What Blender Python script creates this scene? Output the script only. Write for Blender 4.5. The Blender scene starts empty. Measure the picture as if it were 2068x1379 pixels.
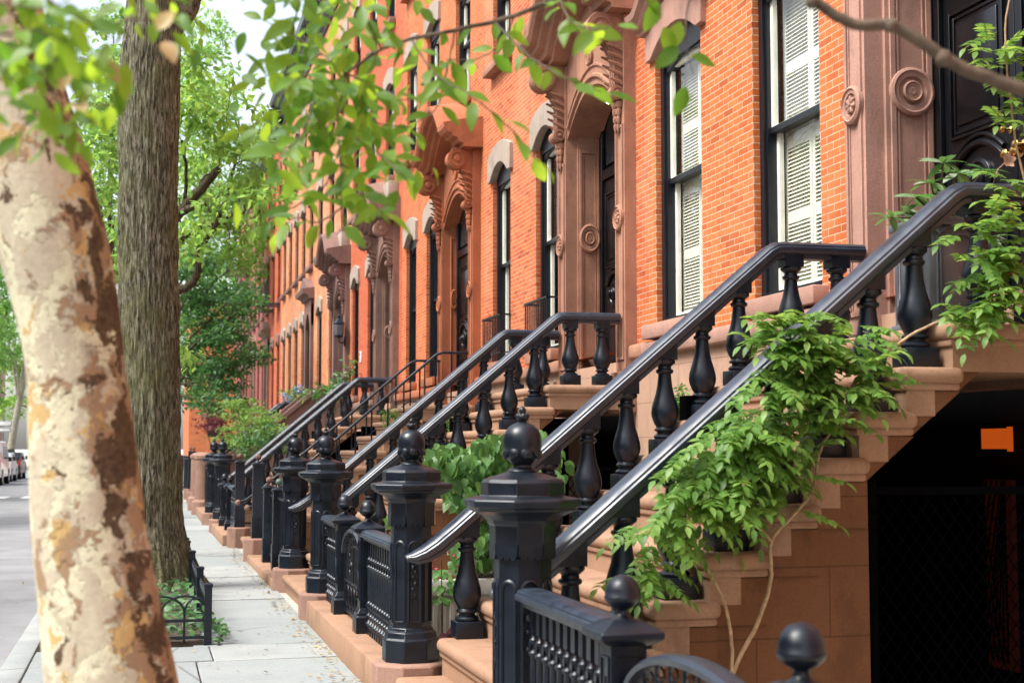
import bpy, bmesh, math, random
from mathutils import Vector, Matrix, noise
R = math.radians
rnd = random.Random(7)
scene = bpy.context.scene
C = scene.collection
# ------------------------------------------------------------------ camera
CAM = Vector((0, 0, 1.6))
YAW, PITCH, FPX = R(14.39), R(4.21), 2900.0
cd = bpy.data.cameras.new('camera')
cam = bpy.data.objects.new('camera', cd)
C.objects.link(cam)
cam.location = CAM
cam.rotation_euler = (math.pi/2 + PITCH, 0, -YAW)
cd.sensor_width = 36.0
cd.lens = 36.0*FPX/2068.0
cd.clip_end = 2000
cd.dof.use_dof = True
cd.dof.focus_distance = 11.0
cd.dof.aperture_fstop = 3.6
scene.camera = cam
CM = cam.rotation_euler.to_matrix()

def at(px, py, Y):
    """real-world point at street depth Y that the photograph shows at (px, py)"""
    d = CM @ Vector(((px-1034)/FPX, (689.5-py)/FPX, -1))
    return CAM + d*(Y/d.y)

# ------------------------------------------------------------------ mesh helpers
class MB:
    def __init__(s): s.v = []; s.f = []
    def add(s, vs, fs):
        o = len(s.v); s.v += [tuple(v) for v in vs]
        s.f += [tuple(i+o for i in f) for f in fs]; return s
    def box(s, x0, x1, y0, y1, z0, z1):
        return s.add([(x0,y0,z0),(x1,y0,z0),(x1,y1,z0),(x0,y1,z0),(x0,y0,z1),(x1,y0,z1),(x1,y1,z1),(x0,y1,z1)],
                     [(0,3,2,1),(4,5,6,7),(0,1,5,4),(1,2,6,5),(2,3,7,6),(3,0,4,7)])
    def bm(s, b):
        b.verts.ensure_lookup_table(); b.verts.index_update()
        s.add([v.co[:] for v in b.verts], [[v.index for v in f.verts] for f in b.faces]); b.free(); return s
    def rbox(s, x0, x1, y0, y1, z0, z1, r=.01, seg=2):
        b = bmesh.new(); bmesh.ops.create_cube(b, size=1)
        for v in b.verts:
            v.co = ((x0+x1)/2+v.co.x*(x1-x0), (y0+y1)/2+v.co.y*(y1-y0), (z0+z1)/2+v.co.z*(z1-z0))
        r = min(r, .49*min(abs(x1-x0), abs(y1-y0), abs(z1-z0)))
        bmesh.ops.bevel(b, geom=b.edges[:], offset=r, segments=seg, affect='EDGES', profile=.5)
        return s.bm(b)
    def prism(s, poly, axis, a, b):
        n = len(poly)
        def P(u, w, t):
            return {'x': (t,u,w), 'y': (u,t,w), 'z': (u,w,t)}[axis]
        vs = [P(u,w,a) for u,w in poly]+[P(u,w,b) for u,w in poly]
        fs = [tuple(range(n)), tuple(range(2*n-1, n-1, -1))]
        fs += [(i, (i+n), (i+1)%n+n, (i+1)%n) for i in range(n)]
        return s.add(vs, fs)
    def lathe(s, prof, n=16, c=(0,0,0), axis='z', rot=0., sx=1., sy=1.):
        vs = []; m = len(prof)
        for r, z in prof:
            for k in range(n):
                a = 2*math.pi*k/n+rot
                u, w = r*math.cos(a)*sx, r*math.sin(a)*sy
                p = {'z': (u,w,z), 'y': (u,z,w), 'x': (z,u,w)}[axis]
                vs.append((p[0]+c[0], p[1]+c[1], p[2]+c[2]))
        fs = []
        for j in range(m-1):
            for k in range(n):
                fs.append((j*n+k, j*n+(k+1)%n, (j+1)*n+(k+1)%n, (j+1)*n+k))
        fs.append(tuple(range(n))[::-1]); fs.append(tuple((m-1)*n+k for k in range(n)))
        return s.add(vs, fs)
    def oct(s, prof, c=(0,0,0)):   # octagonal lathe, radii are apothems
        return s.lathe([(r/math.cos(R(22.5)), z) for r, z in prof], 8, c, rot=R(22.5))
    def sq(s, prof, c=(0,0,0)):
        return s.lathe([(r/math.cos(R(45)), z) for r, z in prof], 4, c, rot=R(45))
    def ball(s, c, r, n=12, sz=1.):
        m = n//2
        return s.lathe([(max(1e-4, r*math.sin(math.pi*i/m)), -r*math.cos(math.pi*i/m)*sz) for i in range(m+1)], n, c)
    def tube(s, pts, r, n=8, cap=True):
        pts = [Vector(p) for p in pts]; m = len(pts)
        rr = r if isinstance(r, (list, tuple)) else [r]*m
        vs = []; up = Vector((0,0,1)); pu = None
        for i, p in enumerate(pts):
            t = (pts[min(i+1,m-1)]-pts[max(i-1,0)])
            if t.length < 1e-9: t = Vector((0,0,1))
            t.normalize()
            if pu is None:
                u = t.cross(Vector((.37,.93,.11))); 
                if u.length < 1e-3: u = t.cross(up)
            else: u = pu - t*pu.dot(t)
            u.normalize(); pu = u; w = t.cross(u)
            for k in range(n):
                a = 2*math.pi*k/n
                vs.append(p+(u*math.cos(a)+w*math.sin(a))*rr[i])
        fs = [(j*n+k, j*n+(k+1)%n, (j+1)*n+(k+1)%n, (j+1)*n+k) for j in range(m-1) for k in range(n)]
        if cap: fs += [tuple(range(n))[::-1], tuple((m-1)*n+k for k in range(n))]
        return s.add(vs, fs)
    def sweep(s, rows, closed=True):
        """rows: list of equal-length rings of points"""
        n = len(rows[0]); vs = [p for r in rows for p in r]
        fs = [(j*n+k, j*n+(k+1)%n, (j+1)*n+(k+1)%n, (j+1)*n+k) for j in range(len(rows)-1) for k in range(n if closed else n-1)]
        if closed: fs += [tuple(range(n))[::-1], tuple((len(rows)-1)*n+k for k in range(n))]
        return s.add(vs, fs)
    def xf(s, m, start=0):
        s.v[start:] = [tuple(m @ Vector(v)) for v in s.v[start:]]; return s
    def mesh(s, name, mat=None, smooth=None, fix=True):
        me = bpy.data.meshes.new(name); me.from_pydata(s.v, [], s.f); me.update()
        if fix and len(s.f) < 60000:
            b = bmesh.new(); b.from_mesh(me); bmesh.ops.recalc_face_normals(b, faces=b.faces[:]); b.to_mesh(me); b.free()
        if mat: me.materials.append(mat)
        if smooth is not None:
            me.shade_smooth()
            if smooth < 180: me.set_sharp_from_angle(angle=R(smooth))
        return me
    def build(s, name, mat=None, parent=None, smooth=38, bevel=0, fix=True, loc=None):
        o = bpy.data.objects.new(name, s.mesh(name, mat, smooth, fix)); C.objects.link(o)
        if parent: o.parent = parent
        if loc: o.location = loc
        if bevel:
            m = o.modifiers.new('bevel', 'BEVEL'); m.width = bevel; m.segments = 2; m.limit_method = 'ANGLE'; m.angle_limit = R(40)
        return o

def tag(o, label=None, cat=None, group=None, kind=None):
    if label: o['label'] = label
    if cat: o['category'] = cat
    if group: o['group'] = group
    if kind: o['kind'] = kind
    return o
def thing(name, label, cat, loc=(0,0,0), rz=0, group=None):
    o = bpy.data.objects.new(name, None); C.objects.link(o)
    o.location = loc; o.rotation_euler = (0,0,rz); o.empty_display_size = .2
    return tag(o, label, cat, group)
def copy_tree(o, parent=None):
    c = o.copy(); C.objects.link(c)
    if parent: c.parent = parent
    for ch in list(o.children): copy_tree(ch, c)
    return c
def dup(o, label, loc=None, rz=None, group=None):
    c = copy_tree(o); c['label'] = label
    if loc is not None: c.location = loc
    if rz is not None: c.rotation_euler = (0,0,rz)
    if group: c['group'] = group
    return c

# ------------------------------------------------------------------ materials
class NT:
    def __init__(s, name):
        s.m = bpy.data.materials.new(name); s.m.use_nodes = True; s.t = s.m.node_tree; s.t.nodes.clear()
    def n(s, typ, **kw):
        nd = s.t.nodes.new(typ)
        for k, v in kw.items():
            if k.startswith('_'): setattr(nd, k[1:], v)
            else:
                key = k.replace('__', ' ')
                if isinstance(v, bpy.types.NodeSocket): s.t.links.new(v, nd.inputs[key])
                else: nd.inputs[key].default_value = v
        return nd
    def link(s, a, b): s.t.links.new(a, b)
    def ramp(s, fac, stops, interp='LINEAR'):
        nd = s.t.nodes.new('ShaderNodeValToRGB'); nd.color_ramp.interpolation = interp
        e = nd.color_ramp.elements
        while len(e) < len(stops): e.new(.5)
        for i, (p, c) in enumerate(stops):
            e[i].position = p; e[i].color = (c[0], c[1], c[2], 1) if hasattr(c, '__len__') else (c, c, c, 1)
        s.link(fac, nd.inputs[0]); return nd.outputs[0]
    def mix(s, fac, a, b, mode='MIX'):
        nd = s.t.nodes.new('ShaderNodeMix'); nd.data_type = 'RGBA'; nd.blend_type = mode
        for i, v in ((0, fac), (6, a), (7, b)):
            if isinstance(v, bpy.types.NodeSocket): s.link(v, nd.inputs[i])
            elif i == 0: nd.inputs[0].default_value = v
            else: nd.inputs[i].default_value = (v[0], v[1], v[2], 1)
        return nd.outputs[2]
    def math(s, op, a, b=None):
        nd = s.t.nodes.new('ShaderNodeMath'); nd.operation = op
        for i, v in enumerate((a, b)):
            if v is None: continue
            if isinstance(v, bpy.types.NodeSocket): s.link(v, nd.inputs[i])
            else: nd.inputs[i].default_value = v
        return nd.outputs[0]
    def noise(s, vec, scale, detail=4, rough=.55, dist=0.):
        nd = s.n('ShaderNodeTexNoise', Vector=vec, Scale=scale, Detail=detail, Roughness=rough, Distortion=dist); return nd.outputs[0]
    def obj(s): return s.n('ShaderNodeTexCoord').outputs['Object']
    def mapv(s, vec, scale=(1,1,1), loc=(0,0,0)):
        return s.n('ShaderNodeMapping', Vector=vec, Scale=scale, Location=loc).outputs[0]
    def bump(s, h, strength=.3, dist=.01, nrm=None):
        nd = s.n('ShaderNodeBump', Height=h, Strength=strength, Distance=dist)
        if nrm: s.link(nrm, nd.inputs['Normal'])
        return nd.outputs[0]
    def out(s, col, rough=.6, bump=None, metal=0., spec=.5, coat=0., emis=None, es=0., shader=None):
        o = s.n('ShaderNodeOutputMaterial')
        p = s.n('ShaderNodeBsdfPrincipled', Metallic=metal)
        p.inputs['Specular IOR Level'].default_value = spec
        p.inputs['Coat Weight'].default_value = coat
        for k, v in (('Base Color', col), ('Roughness', rough)):
            if isinstance(v, bpy.types.NodeSocket): s.link(v, p.inputs[k])
            else: p.inputs[k].default_value = (v[0], v[1], v[2], 1) if hasattr(v, '__len__') else v
        if bump: s.link(bump, p.inputs['Normal'])
        if emis: p.inputs['Emission Color'].default_value = (*emis, 1); p.inputs['Emission Strength'].default_value = es
        s.link(p.outputs[0], o.inputs[0]); s.p = p; s.o = o
        return s.m

def plain(name, c, rough=.6, metal=0., spec=.5, var=.15, sc=9., bump=.0, coat=0.):
    t = NT(name); v = t.obj(); nz = t.noise(v, sc)
    col = t.ramp(nz, [(.3, [k*(1-var) for k in c]), (.7, [min(1, k*(1+var)) for k in c])])
    b = t.bump(t.noise(v, sc*6), bump, .004) if bump else None
    return t.out(col, rough, b, metal, spec, coat)

def brick_mat(name, c1, c2, mortar, wash=.0, bleach=(.55,.33,.24)):
    t = NT(name); g = t.n('ShaderNodeNewGeometry').outputs['Position']
    sp = t.n('ShaderNodeSeparateXYZ', Vector=g)
    u = t.math('ADD', sp.outputs[0], sp.outputs[1])
    vec = t.n('ShaderNodeCombineXYZ', X=u, Y=sp.outputs[2]).outputs[0]
    wob = t.n('ShaderNodeTexNoise', Vector=g, Scale=3.); 
    vec2 = t.n('ShaderNodeVectorMath', _operation='MULTIPLY_ADD'); t.link(wob.outputs['Color'], vec2.inputs[0]); vec2.inputs[1].default_value=(.006,.006,0); t.link(vec, vec2.inputs[2])
    br = t.n('ShaderNodeTexBrick', Vector=vec2.outputs[0], Scale=1.0, Mortar__Size=.0045, Mortar__Smooth=.25, Bias=0., Brick__Width=.205, Row__Height=.0575)
    br.inputs['Color1'].default_value = (0,0,0,1); br.inputs['Color2'].default_value = (1,1,1,1); br.inputs['Mortar'].default_value = (.5,.5,.5,1)
    nz = t.noise(g, 1.1, 6, .6); nf = t.noise(g, 26, 4, .65)
    bc = t.ramp(br.outputs['Color'], [(0, [k*.70 for k in c1]), (.18, c1), (.5, [(a+b)/2 for a, b in zip(c1, c2)]), (1, c2)])
    bc = t.mix(t.ramp(nf, [(.35, 0.), (.75, .55)]), bc, [k*.55 for k in c1])
    bc = t.mix(t.ramp(nz, [(.45, 0.), (.72, .5+wash)]), bc, bleach)
    mc = t.mix(t.ramp(nf, [(.3, 0.), (.7, .7)]), mortar, [k*.6 for k in mortar])
    col = t.mix(br.outputs['Fac'], bc, mc)
    streak = t.noise(t.mapv(g, (2.2, 2.2, .25)), 2.2, 5, .6)
    col = t.mix(t.ramp(streak, [(.55, 0.), (.8, .35)]), col, [k*.5 for k in c1])
    col = t.mix(t.ramp(t.noise(g, 5.5, 5, .7), [(.56, 0.), (.74, .45)]), col, [k*.55 for k in c1])
    h = t.math('SUBTRACT', 1.0, br.outputs['Fac']); h = t.math('ADD', h, t.math('MULTIPLY', nf, .5))
    return t.out(col, .85, t.bump(h, .5, .006), spec=.25)

def stone_mat(name, c, joints=False, var=.22, rough=.85):
    t = NT(name); g = t.n('ShaderNodeNewGeometry').outputs['Position']
    n1 = t.noise(g, 1.6, 6, .6); n2 = t.noise(g, 60, 3, .6); n3 = t.noise(t.mapv(g, (3,3,.5)), 3, 5, .6)
    col = t.ramp(n1, [(.3, [k*(1-var) for k in c]), (.5, c), (.72, [min(1, k*(1+var)) for k in c])])
    col = t.mix(t.ramp(n2, [(.4, 0.), (.7, .35)]), col, [k*.6 for k in c])
    col = t.mix(t.ramp(n3, [(.58, 0.), (.75, .45)]), col, [c[0]*.5, c[1]*.5, c[2]*.52])
    col = t.mix(t.ramp(t.noise(g, 4.5, 7, .7), [(.6, 0.), (.75, .3)]), col, [min(1, k*1.35) for k in c])
    col = t.mix(t.ramp(t.noise(t.mapv(g, (1,1,.6), (5,2,1)), 2.6, 8, .72), [(.52, 0.), (.62, .42), (.75, .6)]), col, [c[0]*.45, c[1]*.47, c[2]*.5])
    chip = t.ramp(t.noise(g, 19, 6, .75), [(.66, 0.), (.70, .55)]); col = t.mix(chip, col, [min(1, k*1.5) for k in c])
    h = t.math('ADD', t.math('MULTIPLY', n2, .5), t.math('MULTIPLY', n1, 1.2)); h = t.math('SUBTRACT', h, t.math('MULTIPLY', chip, .5))
    if joints:
        sp = t.n('ShaderNodeSeparateXYZ', Vector=g)
        vec = t.n('ShaderNodeCombineXYZ', X=t.math('ADD', sp.outputs[0], sp.outputs[1]), Y=sp.outputs[2]).outputs[0]
        br = t.n('ShaderNodeTexBrick', Vector=vec, Scale=1., Mortar__Size=.004, Mortar__Smooth=.3, Brick__Width=.78, Row__Height=.34)
        col = t.mix(t.math('MULTIPLY', br.outputs['Fac'], .6), col, [k*.35 for k in c])
        h = t.math('SUBTRACT', h, br.outputs['Fac'])
    return t.out(col, rough, t.bump(h, .6, .006), spec=.3)

def leaf_mat(name, cols, trans, tw=.45, rough=.45):
    t = NT(name); g = t.n('ShaderNodeNewGeometry')
    col = t.ramp(g.outputs['Random Per Island'], [(i/(len(cols)-1), c) for i, c in enumerate(cols)])
    vein = t.noise(g.outputs['Position'], 35, 2)
    col = t.mix(t.ramp(vein, [(.35, 0.), (.7, .35)]), col, [k*.6 for k in cols[0]])
    o = t.n('ShaderNodeOutputMaterial'); p = t.n('ShaderNodeBsdfPrincipled', Roughness=rough)
    p.inputs['Specular IOR Level'].default_value = .4
    t.link(col, p.inputs['Base Color'])
    tr = t.n('ShaderNodeBsdfTranslucent'); 
    r2 = t.n('ShaderNodeTexWhiteNoise', _noise_dimensions='1D', W=g.outputs['Random Per Island']).outputs[0]
    tc = t.mix(r2, trans, [trans[0]*.3, trans[1]*.48, trans[2]*.6])
    t.link(tc, tr.inputs[0])
    mx = t.n('ShaderNodeMixShader', Fac=tw); t.link(p.outputs[0], mx.inputs[1]); t.link(tr.outputs[0], mx.inputs[2])
    t.link(mx.outputs[0], o.inputs[0]); return t.m

def iron_mat(name, c=(.0024,.006,.0122), rough=.33, rustk=.5):
    t = NT(name); g = t.n('ShaderNodeNewGeometry').outputs['Position']
    n1 = t.noise(g, 9, 5, .6); n2 = t.noise(g, 70, 3, .6)
    col = t.ramp(n1, [(.3, [k*.75 for k in c]), (.7, [k*1.5 for k in c])])
    rust = t.ramp(t.noise(g, 13, 7, .72), [(.66, 0.), (.74, rustk)])
    col = t.mix(rust, col, (.06,.028,.016))
    dust = t.ramp(t.n('ShaderNodeSeparateXYZ', Vector=t.n('ShaderNodeNewGeometry').outputs['Normal']).outputs[2], [(.7, 0.), (1., .16)])
    col = t.mix(t.math('MULTIPLY', dust, n1), col, (.075,.08,.085))
    rg = t.ramp(n1, [(.3, rough-.07), (.7, rough+.16)])
    b = t.bump(t.math('ADD', t.math('MULTIPLY', n2, .35), n1), (.10 if rough > .2 else .03), .005)
    r_ = t.out(col, rg, b, spec=.45); t.p.inputs['IOR'].default_value = 1.5 if rustk else 1.75; return r_

M = {}
M['brick1'] = brick_mat('brick_orange', (.50,.12,.032), (.60,.18,.055), (.66,.44,.30), .0, (.62,.2,.08))
M['brick2'] = brick_mat('brick_orange_worn', (.49,.10,.03), (.60,.17,.055), (.58,.38,.27), -.05, (.62,.27,.14))
M['brick3'] = brick_mat('brick_orange_light', (.50,.105,.027), (.59,.15,.042), (.56,.35,.23), -.2, (.64,.28,.12))
M['brick6'] = brick_mat('brick_orange_far_glare', (.52,.145,.045), (.64,.22,.08), (.64,.46,.33), .1, (.68,.42,.27))  # far houses only: washed-out distant light put into a paler brick colour
M['brick4'] = brick_mat('brick_red', (.44,.07,.02), (.53,.105,.035), (.55,.3,.2), -.2, (.5,.13,.06))
M['brick5'] = brick_mat('brick_deep_red', (.24,.05,.04), (.33,.075,.055), (.36,.2,.18), 0., (.36,.12,.1))
M['stone1'] = stone_mat('brownstone_pink', (.40,.225,.17))
M['stone2'] = stone_mat('brownstone_tan', (.36,.18,.115), var=.3)
M['stone3'] = stone_mat('brownstone_orange', (.36,.12,.055), var=.25)
M['stone4'] = stone_mat('brownstone_grey', (.24,.14,.105))
M['stone5'] = stone_mat('brownstone_mauve', (.20,.115,.095))
M['stone6'] = stone_mat('brownstone_pale', (.36,.23,.17))
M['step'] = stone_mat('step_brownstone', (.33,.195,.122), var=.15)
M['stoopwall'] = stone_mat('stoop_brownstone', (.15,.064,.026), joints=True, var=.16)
M['base'] = stone_mat('basement_brownstone', (.42,.26,.18), joints=True, var=.14)
M['lintel'] = stone_mat('lintel_limestone', (.36,.29,.235), var=.12)
M['plinth'] = stone_mat('plinth_stone', (.29,.17,.125), var=.2)
M['iron'] = iron_mat('black_painted_iron')
M['iron_satin'] = iron_mat('black_rail_paint', (.009,.018,.034), .36, 0.)
M['matteblack'] = plain('black_iron_and_shade', (.0012,.0012,.0016), .9, spec=.03)  # black ironwork, also used as painted shade inside the stoops
M['blackwood'] = plain('black_gloss_joinery', (.004,.0045,.006), .28, spec=.4, var=.3)
M['frame'] = plain('navy_black_frame', (.004,.0055,.010), .38, var=.3)
M['cream'] = plain('cream_paint', (.74,.72,.62), .5, var=.06)
M['curtain'] = plain('curtain_cloth', (.5,.47,.42), .9, var=.15)
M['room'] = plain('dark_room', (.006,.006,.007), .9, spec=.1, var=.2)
M['brass'] = plain('brass', (.75,.48,.16), .25, metal=1., var=.1)
M['copper'] = plain('copper_numeral', (.6,.28,.15), .3, metal=1., var=.1)
M['zinc'] = plain('zinc_planter', (.16,.17,.19), .42, metal=.6, var=.25, sc=4)
M['greenball'] = plain('greenish_metal', (.10,.17,.13), .5)
M['concrete'] = plain('concrete', (.38,.36,.31), .9, var=.2, sc=6, bump=.5)
M['soil'] = plain('soil', (.06,.045,.03), .95, var=.4, sc=20, bump=.8)
M['white'] = plain('white_car_paint', (.8,.81,.82), .25, var=.03, coat=.4)
M['silver'] = plain('silver_car_paint', (.45,.47,.5), .3, metal=.3, var=.05)
M['rubber'] = plain('rubber', (.015,.015,.015), .8)
M['darkglass'] = plain('car_glass', (.02,.025,.03), .08, spec=.6, var=.1)
M['red_lens'] = plain('red_lens', (.6,.02,.02), .2)
M['signwhite'] = plain('sign_white', (.8,.8,.78), .5, var=.04)
M['signblack'] = plain('sign_black', (.02,.02,.02), .5)
def emit(name, c, s):
    t = NT(name); return t.out((.02,.02,.02), .5, emis=c, es=s)
M['lamp'] = emit('lamp_glow', (1,.95,.85), 9)
M['amber'] = emit('amber_room_light', (1,.15,.012), .17)
def glass_mat():
    t = NT('window_glass'); o = t.n('ShaderNodeOutputMaterial')
    g = t.n('ShaderNodeBsdfGlossy', Roughness=.02); g.inputs[0].default_value=(1,1,1,1)
    w = t.bump(t.noise(t.obj(), 3, 2), .05, .02); t.link(w, g.inputs['Normal'])
    tr = t.n('ShaderNodeBsdfTransparent'); tr.inputs[0].default_value=(.93,.95,.94,1)
    lw = t.n('ShaderNodeLayerWeight', Blend=.5); fr5 = t.math('POWER', lw.outputs['Facing'], 5.)
    mx = t.n('ShaderNodeMixShader', Fac=t.math('ADD', t.math('MULTIPLY', fr5, .85), .04)); t.link(tr.outputs[0], mx.inputs[1]); t.link(g.outputs[0], mx.inputs[2])
    t.link(mx.outputs[0], o.inputs[0]); return t.m
M['glass'] = glass_mat()
def sidewalk_mat():
    t = NT('bluestone'); g = t.n('ShaderNodeNewGeometry'); v = g.outputs['Position']
    c = t.ramp(g.outputs['Random Per Island'], [(0, (.24,.265,.258)), (.5, (.285,.305,.295)), (1, (.335,.348,.33))])
    c = t.mix(t.ramp(t.noise(v, 2.3, 6, .65), [(.4, 0.), (.75, .6)]), c, (.19,.215,.22))
    c = t.mix(t.ramp(t.noise(v, 45, 4, .7), [(.5, 0.), (.8, .4)]), c, (.5,.5,.47))
    c = t.mix(t.ramp(t.noise(v, .9, 5, .7), [(.6, 0.), (.75, .35)]), c, (.40,.34,.27))
    vo = t.n('ShaderNodeTexVoronoi', Vector=v, Scale=5.5); c = t.mix(t.ramp(vo.outputs['Distance'], [(.07, .55), (.10, 0.)]), c, (.13,.13,.125))
    wv = t.n('ShaderNodeTexVoronoi', _feature='DISTANCE_TO_EDGE', Vector=t.mapv(v, (.55,.4,1)), Scale=1.3); cr = t.ramp(wv.outputs['Distance'], [(.004, .7), (.010, 0.)]); cr = t.math('MULTIPLY', cr, t.ramp(t.noise(v, 1.3, 2), [(.5, 0.), (.56, 1.)]))
    c = t.mix(cr, c, (.1,.1,.095))
    return t.out(c, .7, t.bump(t.noise(v, 14, 7, .65), .25, .01), spec=.35)
M['bluestone'] = sidewalk_mat()
def asphalt_mat():
    t = NT('asphalt'); v = t.n('ShaderNodeNewGeometry').outputs['Position']
    c = t.ramp(t.noise(v, 1.2, 6, .6), [(.35, (.17,.175,.18)), (.65, (.24,.245,.25))])
    c = t.mix(t.ramp(t.noise(v, 160, 2), [(.5, 0.), (.7, .6)]), c, (.36,.36,.36))
    return t.out(c, .75, t.bump(t.noise(v, 120, 3), .4, .005))
M['asphalt'] = asphalt_mat()
def paint_mat():
    t = NT('road_paint'); v = t.n('ShaderNodeNewGeometry').outputs['Position']
    c = t.mix(t.ramp(t.noise(v, 12, 6, .7), [(.52, 0.), (.7, .6)]), (.75,.75,.72), (.2,.2,.2))
    return t.out(c, .7)
M['paint'] = paint_mat()
def syc_mat():
    t = NT('sycamore_bark'); v = t.obj()
    w = t.n('ShaderNodeTexNoise', Vector=v, Scale=7., Detail=5., Roughness=.62)
    d = t.n('ShaderNodeVectorMath', _operation='MULTIPLY_ADD'); t.link(w.outputs['Color'], d.inputs[0]); d.inputs[1].default_value=(.22,.22,.22); t.link(v, d.inputs[2])
    vv = t.mapv(d.outputs[0], (1,1,.55))
    a = t.noise(vv, 11., 3, .5); b = t.noise(t.mapv(vv, loc=(3,1,7)), 12.5, 4, .55); c3 = t.noise(t.mapv(vv, loc=(9,4,2)), 15., 4, .55); d4 = t.noise(t.mapv(vv, loc=(1,8,5)), 14., 3, .5)
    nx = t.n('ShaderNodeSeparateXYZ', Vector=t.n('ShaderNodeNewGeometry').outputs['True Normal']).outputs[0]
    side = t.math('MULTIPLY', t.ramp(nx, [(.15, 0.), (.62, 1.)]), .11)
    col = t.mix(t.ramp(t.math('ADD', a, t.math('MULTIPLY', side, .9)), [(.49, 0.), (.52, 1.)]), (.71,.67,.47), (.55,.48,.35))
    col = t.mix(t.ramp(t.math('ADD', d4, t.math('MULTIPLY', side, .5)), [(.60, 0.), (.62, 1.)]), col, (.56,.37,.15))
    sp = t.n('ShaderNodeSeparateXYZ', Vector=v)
    # house side browner and darker: the trunk's shade put into the bark colour
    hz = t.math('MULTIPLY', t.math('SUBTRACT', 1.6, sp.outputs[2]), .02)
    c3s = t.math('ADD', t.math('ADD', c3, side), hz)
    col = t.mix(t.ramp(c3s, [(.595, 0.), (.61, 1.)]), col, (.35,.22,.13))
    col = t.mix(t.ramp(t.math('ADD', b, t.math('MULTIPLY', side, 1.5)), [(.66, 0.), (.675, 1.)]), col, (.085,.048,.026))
    fine = t.noise(v, 60, 4, .65)
    col = t.mix(t.ramp(fine, [(.4, 0.), (.75, .35)]), col, (.3,.22,.14))
    h = t.math('ADD', t.ramp(c3s, [(.58, 0.), (.60, 1.)]), t.math('ADD', t.ramp(a, [(.47, 0.), (.49, .6)]), t.math('MULTIPLY', fine, .3)))
    return t.out(col, .8, t.bump(h, .8, .012), spec=.25)
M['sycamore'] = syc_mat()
def bark_mat(name, c0, c1, moss):
    t = NT(name); v = t.obj()
    st = t.noise(t.mapv(v, (16,16,2.4)), 3.0, 8, .7, .5)
    f = t.noise(t.mapv(v, (1,1,.5)), 34, 5, .68)
    col = t.ramp(st, [(.40, [k*.25 for k in c0]), (.48, c0), (.60, c1)])
    col = t.mix(t.ramp(t.noise(v, 2.1, 5, .65), [(.42, 0.), (.62, .5)]), col, moss)
    col = t.mix(t.ramp(f, [(.62, 0.), (.72, .8)]), col, (.42,.42,.36))
    h = t.math('ADD', st, t.math('MULTIPLY', f, .5))
    return t.out(col, .92, t.bump(h, 1., .035), spec=.15)
M['oakbark'] = bark_mat('furrowed_bark', (.125,.115,.075), (.33,.31,.225), (.145,.15,.05))
M['bark'] = bark_mat('brown_bark', (.07,.05,.035), (.16,.12,.085), (.09,.08,.035))
M['palebark'] = bark_mat('pale_bark', (.25,.22,.17), (.4,.36,.29), (.3,.28,.18))
M['twig'] = plain('twig_bark', (.10,.07,.045), .8, var=.45, sc=25, bump=1.)
M['vinebark'] = plain('vine_bark', (.40,.27,.15), .8, var=.35, sc=30, bump=.8)
M['elm'] = leaf_mat('elm_leaf', [(.03,.10,.012),(.07,.19,.02),(.13,.27,.03)], (.60,.82,.05), .48)
M['elm_dark'] = leaf_mat('elm_leaf_shade', [(.04,.11,.02),(.07,.18,.03),(.12,.26,.05)], (.3,.58,.06), .42)
M['crown_bright'] = leaf_mat('bright_crown_leaf', [(.10,.22,.03),(.16,.32,.05),(.26,.42,.08)], (.55,.80,.14), .5)
M['crown_mid'] = leaf_mat('green_crown_leaf', [(.05,.14,.03),(.09,.22,.04),(.15,.30,.06)], (.36,.6,.1), .45)
M['crown_dark'] = leaf_mat('dark_crown_leaf', [(.025,.085,.03),(.045,.13,.04),(.08,.19,.05)], (.16,.36,.07), .38)
M['wisteria'] = leaf_mat('wisteria_leaf', [(.06,.15,.025),(.12,.26,.045),(.25,.40,.10)], (.48,.68,.10), .42)
M['heart'] = leaf_mat('heart_leaf', [(.04,.12,.03),(.09,.21,.05),(.17,.32,.08)], (.36,.58,.12), .35)
M['glossy'] = leaf_mat('glossy_leaf', [(.04,.12,.03),(.08,.2,.04),(.35,.42,.3)], (.3,.55,.1), .25, .25)
M['ivy'] = leaf_mat('ivy_leaf', [(.04,.12,.04),(.08,.19,.06),(.2,.32,.15)], (.2,.4,.1), .25)
M['maple_red'] = leaf_mat('red_maple_leaf', [(.09,.02,.03),(.16,.035,.045),(.22,.06,.06)], (.4,.08,.08), .4)
M['maple_green'] = leaf_mat('green_maple_leaf', [(.11,.22,.04),(.18,.33,.06),(.28,.42,.1)], (.5,.72,.14), .4)
M['litter'] = leaf_mat('dry_leaf', [(.42,.3,.1),(.55,.42,.2),(.35,.2,.08)], (.4,.3,.1), .2)
M['petal'] = leaf_mat('pale_petal', [(.5,.3,.22),(.6,.38,.28)], (.5,.3,.2), .3)
M['purple'] = leaf_mat('purple_petal', [(.16,.02,.3),(.25,.05,.42)], (.3,.05,.5), .3)
M['bluepetal'] = leaf_mat('blue_petal', [(.25,.35,.6),(.4,.45,.7)], (.4,.45,.7), .3)
M['pinkpetal'] = leaf_mat('pink_petal', [(.5,.08,.12),(.6,.12,.2)], (.6,.15,.2), .3)
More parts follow.
